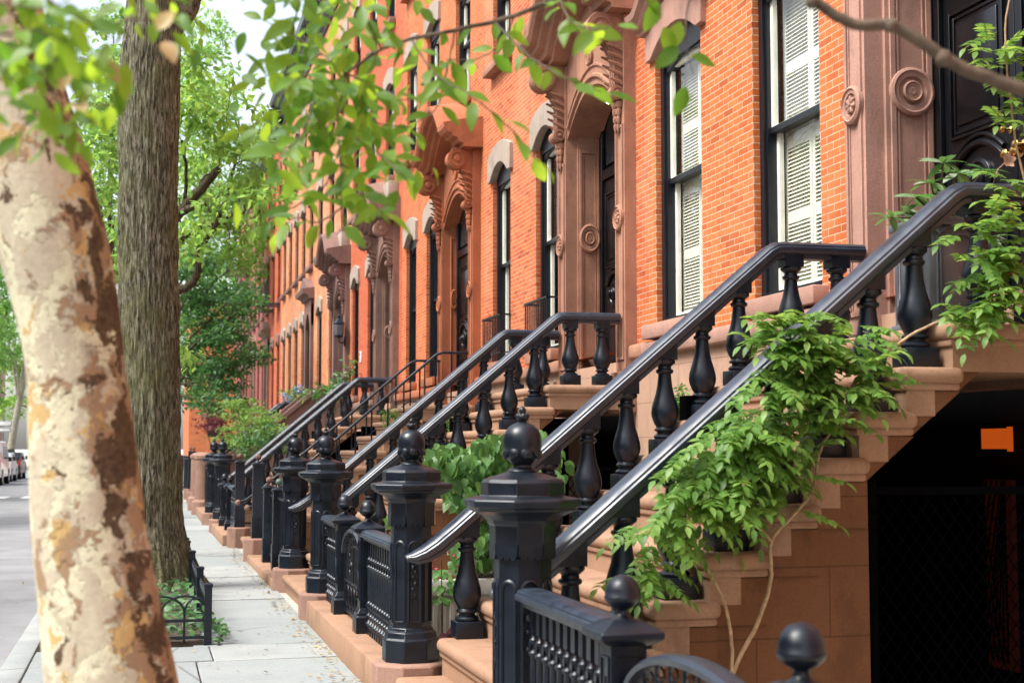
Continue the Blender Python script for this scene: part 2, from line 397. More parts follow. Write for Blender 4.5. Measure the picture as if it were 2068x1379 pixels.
# ------------------------------------------------------------------ setting
def fence_x(Y):
    """building line drifts slightly towards the kerb further down the street"""
    return 1.68 if Y < 17 else max(1.45, 1.68-.0225*(Y-17))
g = MB(); g.add([(-600,-200,-.16),(600,-200,-.16),(600,1200,-.16),(-600,1200,-.16)], [(0,1,2,3)])
tag(g.build('ground', M['concrete']), kind='structure')
g = MB(); g.add([(-8.6,-30,-.125),(-.95,-30,-.125),(-.95,200,-.125),(-8.6,200,-.125)], [(0,1,2,3)])
tag(g.build('road', M['asphalt']), kind='structure')
g = MB()
for k in range(7):
    x = -2.0-k*1.0
    g.add([(x,51.2,-.12),(x+.55,51.2,-.12),(x+.55,53.6,-.12),(x,53.6,-.12)], [(0,1,2,3)])
tag(g.build('crosswalk_marking', M['paint']), kind='structure')
g = MB(); y = -6.
while y < 120:
    L = rnd.uniform(1.6, 2.4)
    g.rbox(-.98, -.79, y, y+L-.008, -.2, .002+rnd.uniform(-.004,.004), .02); y += L
for k in range(12): g.rbox(-8.75, -8.58, -6+k*12, 5.99+k*12, -.2, 0, .02)
tag(g.build('kerb', M['bluestone']), kind='structure')
g = MB(); y = -4.; j = 0
while y < 100:
    L = rnd.uniform(1.25, 1.9)
    for e in (12.0, 18.25):
        if y < e-.01 and y+L > e-.5: L = e-y
    xs = [-.785, rnd.choice([.42,.55]), 1.5] if y < 30 else [-.785, 1.5]
    for a, b in zip(xs, xs[1:]):
        if 11.9 < y+L/2 < 18.3 and a < 0: a = .60
        if b-a < .1: continue
        t = rnd.uniform(-.006, .004)
        g.rbox(a+.006, b-.006, y+.011, y+L-.011, -.1, t, .006, 1)
    y += L
tag(g.build('sidewalk', M['bluestone']), kind='structure')
g = MB().box(-.78, 1.49, -4, 11.9, -.14, -.025).box(.6, 1.49, 11.9, 18.3, -.14, -.025).box(-.78, 1.49, 18.3, 100, -.14, -.025)
tag(g.build('sidewalk_bed', M['soil']), kind='structure')
g = MB().box(1.49, 4.95, -4, 100, -.14, -.012)
tag(g.build('front_yard_paving', M['concrete']), kind='structure')
g = MB().box(-22, -8.75, -30, 200, -.14, -.01)
tag(g.build('far_sidewalk', M['concrete']), kind='structure')

# ------------------------------------------------------------------ houses
FX = 4.9
def arc(y0, y1, z, rise, n=10):
    """points from y0 to y1 along a segmental arch"""
    out = []
    for i in range(n+1):
        t = i/n; out.append((y0+(y1-y0)*t, z+rise*(1-(2*t-1)**2)))
    return out

def wall_holes(mb, y0, y1, z0, z1, holes, depth=.14, x=0.):
    ys = sorted({y0, y1, *[h[0] for h in holes], *[h[1] for h in holes]})
    zs = sorted({z0, z1, *[h[2] for h in holes], *[h[3] for h in holes]})
    for a, b in zip(ys, ys[1:]):
        for c, d in zip(zs, zs[1:]):
            m = ((a+b)/2, (c+d)/2)
            if any(h[0] < m[0] < h[1] and h[2] < m[1] < h[3] for h in holes): continue
            mb.add([(x,a,c),(x,b,c),(x,b,d),(x,a,d)], [(0,3,2,1)])
    for h in holes:
        a, b, c, d = h
        mb.add([(x,a,c),(x+depth,a,c),(x+depth,a,d),(x,a,d)], [(0,1,2,3)])
        mb.add([(x,b,c),(x+depth,b,c),(x+depth,b,d),(x,b,d)], [(3,2,1,0)])
        mb.add([(x,a,d),(x,b,d),(x+depth,b,d),(x+depth,a,d)], [(0,1,2,3)])
        mb.add([(x,a,c),(x,b,c),(x+depth,b,c),(x+depth,a,c)], [(3,2,1,0)])

WIN = {}
def window(parent, y0, y1, z0, z1, style='blind', guard=False, simple=False):
    """sash window filling a hole of the wall; local coordinates of the house"""
    w, h = round(y1-y0, 3), round(z1-z0, 3)
    key = (w, h, style, simple)
    if key not in WIN:
        f = MB(); hw = w/2; t = .075
        f.box(.06,.20,-hw,-hw+t,0,h); f.box(.06,.20,hw-t,hw,0,h)
        f.box(.062,.20,-hw+t,hw-t,h-.27,h); f.box(.05,.22,-hw+t,hw-t,0,.06)
        if not simple:
            for s in (-1, 1):                     # stepped brick mould
                f.box(.085,.205,s*(hw-t)-(.028 if s>0 else 0),s*(hw-t)+(0 if s>0 else .028),.06,h-.27)
            for p, q in zip(arc(-hw+t,hw-t,h-.37,.1,8), arc(-hw+t,hw-t,h-.37,.1,8)[1:]):
                f.prism([(p[0],p[1]),(q[0],q[1]),(q[0],h-.2),(p[0],h-.2)], 'x', .085, .19)
        ih = hw-t-.028; mid = h*.5
        up = MB(); lo = MB()
        for b, x0, z0_, z1_ in ((up,.12,mid-.03,h-.27),(lo,.165,.06,mid+.02)):
            st = .05
            b.box(x0,x0+.04,-ih,-ih+st,z0_,z1_); b.box(x0,x0+.04,ih-st,ih,z0_,z1_)
            b.box(x0-.002,x0+.042,-ih+st,ih-st,z0_,z0_+.05); b.box(x0-.002,x0+.042,-ih+st,ih-st,z1_-.05,z1_)
        gl = MB(); gl.add([(.14,-ih+.05,mid),(.14,ih-.05,mid),(.14,ih-.05,h-.3),(.14,-ih+.05,h-.3)],[(0,1,2,3)])
        gl.add([(.185,-ih+.05,.1),(.185,ih-.05,.1),(.185,ih-.05,mid-.02),(.185,-ih+.05,mid-.02)],[(0,1,2,3)])
        rail = MB().box(.105,.215,-ih+.001,ih-.001,mid-.035,mid+.012)
        sm = M['cream'] if style in ('shutter','creamsash') else M['frame']
        d = {'frame': f.mesh('window', M['frame'], 38), 'up': up.mesh('sash', sm, 38), 'lo': lo.mesh('sash', sm, 38),
             'gl': gl.mesh('pane', M['glass']), 'rail': rail.mesh('meeting_rail', M['frame'])}
        if style == 'shutter':
            sh = MB()
            for s in (-1, 1):
                for seg in range(1):
                    a, b = (0, s*ih); a, b = min(a,b)+.004, max(a,b)-.004
                    nz = 4; zz = [.06+(h-.36)*i/nz for i in range(nz+1)]
                    sh.box(.235,.262,a,a+.045,.06,h-.3); sh.box(.235,.262,b-.045,b,.06,h-.3)
                    for i in range(nz+1):
                        sh.box(.236,.261,a+.045,b-.045,max(.06,zz[i]-.05),min(h-.3,zz[i]+.05))
                    for i in range(nz):
                        z = zz[i]+.065
                        while z < zz[i+1]-.06:
                            sh.add([(.232,a+.045,z),(.232,b-.045,z),(.258,b-.045,z+.031),(.258,a+.045,z+.031)],[(0,1,2,3)]); z += .032
                    sh.add([(.266,a,.06),(.266,b,.06),(.266,b,h-.3),(.266,a,h-.3)],[(0,1,2,3)])
            d['in'] = sh.mesh('shutter', M['cream'], 30)
        elif style == 'creamsash' or style == 'blind':
            cu = MB(); n = 24
            for (a, b) in ((-ih,-ih*.35),(ih*.35,ih)):
                pts = [(.30+.018*math.sin(i*2.1)+.008*math.sin(i*.9), a+(b-a)*i/n) for i in range(n+1)]
                cu.sweep([[(x,y,z) for x,y in pts] for z in (.06,h*.5,h-.28)], closed=False)
            d['in'] = cu.mesh('curtain', M['curtain'], 180, fix=False)
        WIN[key] = d
    d = WIN[key]
    def put(n, me, par, loc=None):
        o = bpy.data.objects.new(n, me); C.objects.link(o); o.parent = par
        if loc: o.location = loc
        return o
    fo = put('window', d['frame'], parent, (0,(y0+y1)/2,z0))
    put('sash', d['up'], fo); put('sash', d['lo'], fo); put('meeting_rail', d['rail'], fo)
    put('pane', d['gl'], fo)
    if 'in' in d and not simple: put('shutter' if style=='shutter' else 'curtain', d['in'], fo)
    if guard:
        gm = MB(); hw = w/2
        gm.box(-.16,-.13,-hw-.02,hw+.02,.62,.645); gm.box(-.155,-.135,-hw-.02,hw+.02,.10,.12)
        for e in (-hw-.02, hw): gm.box(-.15,.05,e,e+.02,.62,.645); gm.box(-.15,.05,e,e+.02,.10,.12)
        k = int(w/.09)
        for i in range(k+1):
            yy = -hw+w*i/k; gm.box(-.152,-.138,yy-.006,yy+.006,.0,.625)
        gm.build('window_guard', M['iron'], fo)
    return fo

def lintel(parent, y0, y1, zs, mat, crown=.2, h=.46, ov=.14, proud=.055, hood=False):
    """segmental stone head: arched underside from spring zs, shouldered top"""
    inner = arc(y0+.004, y1-.004, zs, crown)
    outer = arc(y0-ov, y1+ov, zs+h-.1, .14, 8)
    poly = [(y0-ov, zs)]+[(y0+.004, zs)]+inner[1:-1]+[(y1-.004, zs),(y1+ov, zs)]+outer[::-1]
    b = MB(); b.prism(poly, 'x', -proud, .055)
    o = b.build('lintel', mat, parent, bevel=.008)
    if hood:
        path = [(y0-ov-.1, zs+h-.17), (y0-ov+.08, zs+h-.17)]+arc(y0-ov+.14, y1+ov-.14, zs+h-.15, .26, 10)+[(y1+ov-.08, zs+h-.17), (y1+ov+.1, zs+h-.17)]
        prof = [(0,0),(-.09,0),(-.10,.04),(-.15,.06),(-.17,.11),(-.22,.13),(-.24,.19),(-.22,.2),(0,.26)]
        MB().sweep([[(x, y, z+q) for x, q in prof] for y, z in path]).build('lintel_hood', mat, parent, 25)
    return o

def console(mb, yc, z0, z1, w=.2):
    """S-scroll bracket, profile in x-z"""
    pts = []
    H = z1-z0; n = 18
    for i in range(n+1):
        t = i/n
        x = -.14-.06*math.sin(min(1, t*2.4)*math.pi)*(1 if t < .42 else 0) - .36*max(0, (t-.22)/.78)**1.5*(1.0 if t < .9 else 1-.25*(t-.9)/.1)
        pts.append((x, z0+H*t))
    poly = pts+[(-.02, z1),(-.02, z0)]
    mb.prism(poly, 'y', yc-w/2, yc+w/2)
    rp = [((p[0]-.022), p[1]) for p in pts]
    for s in (-.32, 0, .32):
        mb.prism([(p[0]-.012, p[1]) for p in pts[1:]]+[(p[0]+.03, p[1]) for p in pts[1:]][::-1], 'y', yc+s*w-.022, yc+s*w+.022)
    for (x, z, r) in ((-.36, z1-.16, .15), (-.185, z0+.03, .075)):
        mb.lathe([(r,-w/2-.012),(r,w/2+.012)], 18, (x, yc, z), 'y')
        for s in (-1, 1):
            yy = s*(w/2+.012)
            pr = [(r*.8,yy),(r*.8,yy+s*.014),(r*.62,yy+s*.014),(r*.62,yy+s*.004),(r*.35,yy+s*.004),(r*.3,yy+s*.02),(.004,yy+s*.024)]
            mb.lathe(pr, 16, (x, yc, z), 'y')
    for k in range(5):     # leafage on the cheek
        t = k/5
        for s in (-1, 1):
            mb.tube([(-.30+.05*t, yc+s*(w/2+.004), z1-.33-.09*k), (-.17, yc+s*(w/2+.01), z1-.37-.09*k), (-.08, yc+s*(w/2), z1-.43-.09*k)], [.012,.022,.008], 6)

def leaf_drop(mb, yc, z1, L=.32):
    """carved acanthus pendant under a console"""
    for k in range(4):
        z = z1-L*k/4; w = .075*(1-k*.17)
        for s in (-1, 0, 1):
            mb.lathe([(.002,0),(w*.55,-.03),(w*.5,-.07),(w*.25,-.10),(.002,-.115)], 7, (-.15-.02*(1-abs(s)), yc+s*w*.85, z), 'z')

def roundel(mb, c, r, axis, sgn):
    x = 0
    pr = [(r,0),(r,.03),(r*.86,.042),(r*.8,.03),(r*.62,.03),(r*.56,.012),(r*.42,.012),(r*.38,.03),(r*.3,.034),(.003,.03)]
    mb.lathe([(a, sgn*b) for a, b in pr], 28, c, axis)

def flower(mb, c, r, sgn=-1):
    for k in range(7):
        a = 2*math.pi*k/7
        s0 = len(mb.v); mb.ball((0,0,0), 1, 8)
        m = Matrix.Translation(Vector(c)) @ Matrix.Rotation(a, 4, 'X') @ Matrix.Translation((sgn*.012, 0, r*.55)) @ Matrix.Diagonal((.016, r*.24, r*.42, 1))
        mb.xf(m, s0)
    mb.ball((c[0]+sgn*.02, c[1], c[2]), r*.2, 8)

def door_surround(parent, d0, d1, sm, zb=2.25, door_mat=None, fancy=True, number=False, zs=5.2, block=False, far=False, depth=.40):
    kx = depth/.40
    pw = .30; px = -.125
    for s, a in ((1, d0), (-1, d1)):
        b = MB(); e0, e1 = (a, a+pw) if s > 0 else (a-pw, a)
        b.box(px, .015, e0, e1, zb, 6.1)
        b.box(px-.06, .02, e0-.05 if s>0 else e0-.03, e1+.03 if s>0 else e1+.05, zb-.02, zb+.12)     # base
        b.rbox(px-.085, .02, e0-.07 if s>0 else e0-.04, e1+.04 if s>0 else e1+.07, zb-.3, zb-.02, .03)
        if not far:
            yc = (e0+e1)/2
            for k in (-1, 1): b.box(px-.016, px+.002, yc+k*.10-.015, yc+k*.10+.015, zb+.25, 4.95)
            for k in (-1, 1): b.box(px-.010, px+.002, yc+k*.066-.006, yc+k*.066+.006, zb+.3, 4.9)
            b.box(px-.0165, px+.001, yc-.085, yc+.085, zb+.25, zb+.28); b.box(px-.0165, px+.001, yc-.085, yc+.085, 4.92, 4.95)
            roundel(b, (px-.004, yc, 3.98), .135, 'x', -1); flower(b, (px-.02, yc, 3.98), .07)
        b.build('pilaster', sm, parent, bevel=.006)
        c = MB(); console(c, (e0+e1)/2, 5.25, 6.12)
        leaf_drop(c, (e0+e1)/2, 5.22)
        c.build('console', sm, parent, 30)
        # deep panelled reveal
        j = MB(); q = e1+.03 if s > 0 else e0-.03
        j.box(.016, depth+.02, min(q, a+s*.06), max(q, a+s*.06), zb, 5.62)
        if not far:
            for (x0, x1) in ((.05,.09),(.33,.37)): j.box(x0, x1, min(q,q+s*.016), max(q,q+s*.016), zb+.2, 5.1)
            for (x0, x1) in ((.105,.12),(.30,.315)): j.box(x0, x1, min(q,q+s*.01), max(q,q+s*.01), zb+.26, 5.04)
            j.box(.09, .33, min(q,q+s*.0155), max(q,q+s*.0155), 5.06, 5.1); j.box(.09, .33, min(q,q+s*.0155), max(q,q+s*.0155), zb+.2, zb+.24)
            roundel(j, (.21, q, 4.05), .17, 'y', s)
            roundel(j, (.21, q+s*.004, 4.05), .075, 'y', s)
        j.v = [(x if i < 8 else x*kx, y, z) for i, (x, y, z) in enumerate(j.v)]
        j.build('reveal', sm, parent, bevel=.004)
    # arched head
    a0, a1 = d0+pw+.0, d1-pw-.0
    poly = [(d0+.01, zs+.02)]+[(a0, zs+.02)]+arc(a0+.002, a1-.002, zs+.02, .42, 14)[1:-1]+[(a1, zs+.02),(d1-.01, zs+.02),(d1-.01, 6.2)]+arc(d0+.01, d1-.01, 6.2, .42, 12)[::-1][1:-1]+[(d0+.01, 6.2)]
    b = MB(); b.prism(poly, 'x', -.10, depth+.01)
    rim = arc(a0+.06, a1-.06, zs+.14, .4, 14)
    b.tube([(-.105, y, z) for y, z in rim], .03, 6); b.tube([(-.105, y, z+.12) for y, z in rim], .018, 6)
    ym = (d0+d1)/2
    roundel(b, (-.10, ym, zs+.78), .11, 'x', -1)
    b.build('arched_head', sm, parent, 30)
    # hood: moulded eyebrow cornice
    path = [(d0-.14, 6.12), (d0+.22, 6.12)]+[(y, z) for y, z in arc(d0+.36, d1-.36, 6.14, .52, 14)]+[(d1-.22, 6.12), (d1+.14, 6.12)]
    prof = [(-.0,0),(-.30,.0),(-.31,.05),(-.37,.07),(-.40,.13),(-.47,.15),(-.49,.2),(-.56,.22),(-.60,.28),(-.61,.35),(-.56,.36),(-.30,.42),(-.0,.47)]
    rows = [[(x, y, z+h) for x, h in prof] for y, z in path]
    hb = MB(); hb.sweep(rows)
    for k in range(-6, 7):
        pass
    hb.build('hood', sm, parent, 25)
    if block:
        MB().rbox(-.22, .0, d0+.1, d1-.1, 6.5, 6.95, .02).build('hood_block', M['lintel'], parent)
    # door
    dm = door_mat or M['blackwood']
    db = MB(); o0, o1 = d0+pw+.03, d1-pw-.03; x = depth
    db.box(x+.05, x+.09, o0, o1, zb, 5.62)
    db.box(x-.02, x+.06, o0, o0+.09, zb, 5.62); db.box(x-.02, x+.06, o1-.09, o1, zb, 5.62); db.box(x-.018, x+.058, o0+.09, o1-.09, 4.72, 4.84)
    dr = db.build('door', dm, parent, bevel=.006)
    mid = (o0+o1)/2
    for s in (-1, 1):
        l0, l1 = (o0+.1, mid-.004) if s < 0 else (mid+.004, o1-.1)
        lf = MB(); lf.box(x+.012, x+.05, l0, l1, zb+.01, 4.71)
        for (z0, z1) in ((zb+.2, zb+.8), (zb+1.42, 4.55)):
            for k, (ins, th) in enumerate(((.09,.026),(.125,.014))):
                A, B_ = l0+ins, l1-ins; c0, c1 = z0+k*.035, z1-k*.035; wd = .022
                lf.box(x+.012-th, x+.014, A, A+wd, c0, c1); lf.box(x+.012-th, x+.014, B_-wd, B_, c0, c1)
                lf.box(x+.012-th+.001, x+.014, A+wd, B_-wd, c0, c0+wd); lf.box(x+.012-th+.001, x+.014, A+wd, B_-wd, c1-wd, c1)
            lf.rbox(x-.004, x+.014, l0+.17, l1-.17, z0+.09, z1-.09, .008)
        zc = zb+1.1
        lf.lathe([(.15,x+.012),(.15,x-.012),(.12,x-.02),(.11,x-.005),(.085,x-.005),(.08,x-.03),(.05,x-.05),(.045,x-.075),(.002,x-.085)], 24, (0,(l0+l1)/2,zc), 'x')
        ar = arc(l0+.12, l1-.12, zc+.12, .13, 10)
        lf.tube([(x-.005,y,z) for y,z in ar], .026, 6); lf.tube([(x-.0,y,z+.055) for y,z in ar], .018, 6)
        lo = lf.build('door_leaf', dm, dr, 30, bevel=.003)
        if fancy:
            kb = MB(); prk = [(.036,x+.01),(.036,x+.002),(.02,x-.005),(.016,x-.03),(.028,x-.036),(.034,x-.05),(.026,x-.062),(.003,x-.066)]
            yk = mid+s*.05
            kb.lathe(prk, 16, (0,yk,zb+1.2), 'x')
            if s > 0 and number:
                kb.lathe(prk, 16, (0,mid-.07,zb+1.235), 'x'); kb.lathe([(a*.7,b) for a,b in prk], 16, (0,mid+.06,zb+1.36), 'x')
            kb.build('door_knob', M['brass'], dr, 30)
    fl = MB().box(x+.02, x+.045, o0+.14, o1-.14, 4.9, 5.5)
    fl.build('transom', M['darkglass'], dr)
    return dr

def house(name, label, y0, y1, door, wins, brick, stone, lint, base, style='blind', guards=(), far=False, group='brick row houses along the street', zb=2.25, door_kw={}, top=14.4, upper='creamsash', sill_m=None):
    root = thing(name, label, 'house', (FX, 0, 0), 0, group)
    holes = []; arched = []
    Z0, Z1 = 2.8, 5.66
    for a, b in wins: holes.append((a, b, Z0, Z1)); arched.append((a, b, Z1-.2))
    cols = list(wins)
    if door:
        holes.append((door[0]+.12, door[1]-.12, 2.62, 5.62))
        dc = (door[0]+door[1])/2; cols.append((dc-.55, dc+.55))
    up = []
    for (zs, zt) in ((7.15, 9.2), (10.45, 12.3)):
        for a, b in cols: up.append((a, b, zs, zt))
    w = MB(); wall_holes(w, y0, y1, 2.62, top-.9, holes+up)
    w.box(.62, .7, y0, y1, .05, top-.95); 
    w.build('brick_wall', brick, root, None)
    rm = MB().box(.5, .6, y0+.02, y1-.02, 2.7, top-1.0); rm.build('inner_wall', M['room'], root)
    bw = MB(); bh = [(a+.05, b-.05, .75, 2.05) for a, b in wins]
    if door: bh.append((door[0]+.5, door[1]-.08, .0, 1.95))
    wall_holes(bw, y0, y1, -.05, 2.5, bh, .25, -.03)
    bw.build('basement_wall', base, root, None)
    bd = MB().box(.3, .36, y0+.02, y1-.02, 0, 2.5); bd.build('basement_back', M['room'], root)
    wt = MB(); segs = [(y0, y1)] if not door else [(y0, door[0]-.02), (door[1]+.02, y1)]
    for a, b in segs:
        if b-a > .05: MB().rbox(-.11, .1, a, b, 2.5, 2.64, .03).build('water_table', stone if sill_m is None else sill_m, root)
    for i, (a, b) in enumerate(wins):
        window(root, a, b, Z0, Z1, style, guard=(i in guards))
        MB().rbox(-.13, .06, a-.1, b+.1, 2.66, 2.80, .012).build('sill', sill_m or stone, root)
        lintel(root, a, b, Z1-.2, lint, hood=(style=='shutter'))
        window(root, a+.05, b-.05, .75, 2.05, 'blind', simple=True)
    for (a, b, c, d) in up:
        window(root, a, b, c, d, upper, simple=far)
        MB().rbox(-.14, .05, a-.1, b+.1, c-.13, c, .012).build('sill', sill_m or stone, root)
        lintel(root, a, b, d-.16, lint, crown=.14, h=.42, ov=.12)
    if door:
        door_surround(root, door[0], door[1], stone, zb, far=far, **door_kw)
    co = MB(); prof = [(.0,top-.9),(-.06,top-.9),(-.06,top-.6),(-.2,top-.5),(-.25,top-.25),(-.5,top-.15),(-.55,top),(.0,top+.05)]
    co.prism(prof, 'y', y0+.01, y1-.01)
    k = y0+.3
    while k < y1-.2: co.box(-.42, -.05, k, k+.12, top-.52, top-.2); k += .6
    co.build('cornice', M['blackwood'] if far else stone, root)
    MB().box(0.02, 10, y0+.005, y1-.005, top-.96, top-.92).build('roof', M['concrete'], root)
    return root

H1 = house('brick_house', 'orange brick house with cream louvered shutters, pink stone pilaster and black door', 2.0, 13.55, (6.62, 9.13), [(9.76, 10.98), (12.13, 13.34)],
    M['brick1'], M['stone1'], M['stone1'], M['base'], 'shutter', upper='shutter', door_kw={'number': True})
H2 = house('brick_house', 'worn orange brick house with small window guards beside its tan scrolled door hood', 13.55, 20.75, (13.93, 16.37), [(16.82, 17.84), (19.18, 20.22)],
    M['brick2'], M['stone2'], M['lintel'], M['base'], 'creamsash', guards=(0, 1), door_kw={'depth': .30})
H3 = house('brick_house', 'orange brick house with bright orange painted stone door hood above thin iron railing', 20.75, 27.8, (20.99, 23.6), [(24.2, 25.3), (26.3, 27.35)],
    M['brick3'], M['stone3'], M['lintel'], M['base'], 'blind', door_kw={'fancy': False, 'depth': .13})
H4 = house('brick_house', 'redder brick house with grey-brown scrolled door hood and entry-buzzer plate on its wall', 27.8, 35.0, (28.16, 30.6), [(31.2, 32.3), (33.7, 34.75)],
    M['brick4'], M['stone4'], M['lintel'], M['base'], 'blind', door_kw={'fancy': False, 'block': True})
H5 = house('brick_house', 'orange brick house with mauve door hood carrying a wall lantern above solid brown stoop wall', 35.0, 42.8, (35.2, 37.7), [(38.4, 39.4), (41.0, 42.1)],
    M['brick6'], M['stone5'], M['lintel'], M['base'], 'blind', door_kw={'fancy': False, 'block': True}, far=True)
def flat_house(name, label, y0, y1, nb, brick, stone, lint, door_at=None, top=14.2):
    """plainer house further down the street: rows of arched windows, one doorway"""
    root = thing(name, label, 'house', (FX, 0, 0), 0, 'brick row houses along the street')
    step = (y1-y0)/nb; holes = []; heads = []
    for i in range(nb):
        a = y0+step*(i+.5)-.5; b = a+1.0
        for k, (zs, zt) in enumerate(((2.8,5.62),(7.1,9.2),(10.4,12.2))):
            if i == door_at and k == 0: holes.append((a-.1, b+.1, 2.3, 5.62)); continue
            holes.append((a, b, zs, zt)); heads.append((a, b, zs, zt))
    w = MB(); wall_holes(w, y0, y1, 2.2, top-.9, holes); w.box(.62,.7,y0,y1,0,top-.95)
    w.build('brick_wall', brick, root, None)
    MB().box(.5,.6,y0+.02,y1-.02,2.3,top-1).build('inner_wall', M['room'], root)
    MB().rbox(-.06,.3,y0,y1,-.05,2.2,.02).build('basement_wall', stone, root)
    for a, b, c, d in heads:
        window(root, a, b, c, d, 'creamsash' if c < 3 else 'blind', simple=True)
        MB().rbox(-.13,.05,a-.1,b+.1,c-.13,c,.012).build('sill', stone, root)
        lintel(root, a, b, d-.18, lint, crown=.16, h=.44, ov=.1, proud=.07)
    if door_at is not None:
        a = y0+step*(door_at+.5)-.6; b = a+1.2
        f = MB(); f.box(-.10,.12,a-.28,a,2.25,5.9); f.box(-.10,.12,b,b+.28,2.25,5.9)
        f.prism([(a-.28,5.25),(a,5.25)]+arc(a,b,5.25,.4)[1:-1]+[(b,5.25),(b+.28,5.25),(b+.28,6.05),(a-.28,6.05)], 'x', -.098, .119)
        f.build('door_frame', stone, root, bevel=.01)
        h = MB(); h.prism([(0,6.05),(-.16,6.05),(-.2,6.15),(-.34,6.2),(-.38,6.32),(0,6.38)], 'y', a-.42, b+.42)
        h.prism([(a-.36,6.36),(b+.36,6.36),(b+.2,6.5),((a+b)/2,6.75),(a-.2,6.5)], 'x', -.25, .0)
        h.build('door_pediment', stone, root)
        d = MB(); d.box(.2,.24,a,b,2.25,5.65); d.box(.17,.2,a+.02,a+.12,2.25,4.8); d.box(.17,.2,b-.12,b-.02,2.25,4.8); d.box(.165,.2,a+.12,b-.12,3.3,3.42); d.box(.165,.2,a+.12,b-.12,4.7,4.8)
        d.build('door', M['blackwood'], root)
    co = MB(); prof = [(.0,top-.9),(-.06,top-.9),(-.06,top-.6),(-.2,top-.5),(-.25,top-.25),(-.5,top-.15),(-.55,top),(.0,top+.05)]
    co.prism(prof, 'y', y0+.01, y1-.01); co.build('cornice', M['blackwood'], root)
    MB().box(.02,10,y0+.005,y1-.005,top-.96,top-.92).build('roof', M['concrete'], root)
    return root
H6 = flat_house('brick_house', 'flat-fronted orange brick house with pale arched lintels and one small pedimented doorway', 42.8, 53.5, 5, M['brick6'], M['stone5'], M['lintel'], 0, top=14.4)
H7 = flat_house('brick_house', 'pinkish red brick house with two small iron balconies joining the orange row', 53.5, 60.6, 3, M['brick4'], M['stone4'], M['stone4'], 2)
H8 = flat_house('brick_house', 'dusky red brick house half hidden by the dark maple, without balconies', 60.6, 68.0, 3, M['brick5'], M['stone4'], M['stone5'], 2)
H9 = flat_house('brick_house', 'brown brick house farthest along the row with black fire escape', 68.0, 80.0, 5, M['brick5'], M['stone5'], M['stone5'], 2)
for (y0, z) in ((54.7, 7.0), (57.1, 7.0)):
    b = MB(); b.box(-.5,-.47,y0-.65,y0+.65,z,z+.03); b.box(-.5,-.47,y0-.65,y0+.65,z+.85,z+.88); b.box(-.5,0,y0-.65,y0+.65,z-.06,z-.02)
    for k in range(12): b.box(-.494,-.476,y0-.62+k*.112,y0-.60+k*.112,z,z+.85)
    b.build('balcony', M['iron'], H7)
fe = MB()
for z in (4.0, 7.0, 10.2):
    fe.box(-1.0,0,70,73.5,z-.05,z)
    for e in (z+.45, z+.9): fe.box(-1.0,-.97,70,73.5,e,e+.03)
    for k in range(24): fe.box(-.995,-.975,70+k*.15,70.02+k*.15,z,z+.9)
    for k in range(9): fe.box(-.9+.02*k,-.3+.02*k,70.4+k*.3,70.5+k*.3,z+k*.34,z+k*.34+.03)
for y_ in (70., 73.47): fe.box(-.99,-.96,y_,y_+.03,3.9,11.2)
fe.build('fire_escape', M['iron'], H9)
cb = thing('corner_building', 'orange brick corner building closing the view at the end of the sidewalk', 'building', (0, 108, 0))
w = MB(); w.box(3.25, 16, 0, 14, 0, 12); w.build('brick_wall', M['brick3'], cb, None)
MB().rbox(2.9, 16.2, -.3, 14, 12, 12.6, .05).build('cornice', M['stone5'], cb)
MB().rbox(3.15, 16, -.08, 14, 0, 1.0, .03).build('basement_wall', M['stone5'], cb)
for k in range(5):
    for z in (2.4, 6, 9):
        f = MB().box(4.6+k*2.4, 5.7+k*2.4, -.06, -.01, z, z+2.1).build('window', M['frame'], cb)
        MB().add([(4.7+k*2.4,-.07,z+.1),(5.6+k*2.4,-.07,z+.1),(5.6+k*2.4,-.07,z+2.),(4.7+k*2.4,-.07,z+2.)],[(0,1,2,3)]).build('pane', M['darkglass'], f)
for nm, lb, x0, x1, y, h, m in (('apartment_building', 'pale apartment building far beyond the end of the street behind the big trunk', -7.5, 3.2, 185, 12, 'signwhite'),
                             ('apartment_building', 'pinkish apartment building across the street behind the white van', -26, -11.5, 118, 13, 'stone6')):
    b = thing(nm, lb, 'building', (0, y, 0))
    MB().box(x0, x1, 0, 12, 0, h).build('wall', M[m], b)
    MB().rbox(x0-.3, x1+.3, -.35, 12, h, h+.6, .05).build('cornice', M['lintel'], b)
    nx = int((x1-x0)/2.1)
    for i in range(nx):
        for z in (1.2, 4.6, 8.2):
            MB().box(x0+.7+i*2.1, x0+1.8+i*2.1, -.05, .0, z, z+1.9).build('window', M['darkglass'], b)

# house number on the near door
fc = bpy.data.curves.new('house_number', 'FONT'); fc.body = '57'; fc.size = .085; fc.extrude = .004; fc.align_x = 'CENTER'
tmp = bpy.data.objects.new('tmp_text', fc); C.objects.link(tmp)
bpy.context.view_layer.update()
me = bpy.data.meshes.new_from_object(tmp.evaluated_get(bpy.context.evaluated_depsgraph_get())); bpy.data.objects.remove(tmp)
num = bpy.data.objects.new('house_number', me); C.objects.link(num); me.materials.append(M['copper'])
dr1 = [o for o in H1.children if o.name.startswith('door') and not o.name.startswith('door_')][0]
num.parent = dr1; num.location = (.405, 8.06, 3.70); num.rotation_euler = (math.pi/2, 0, -math.pi/2)
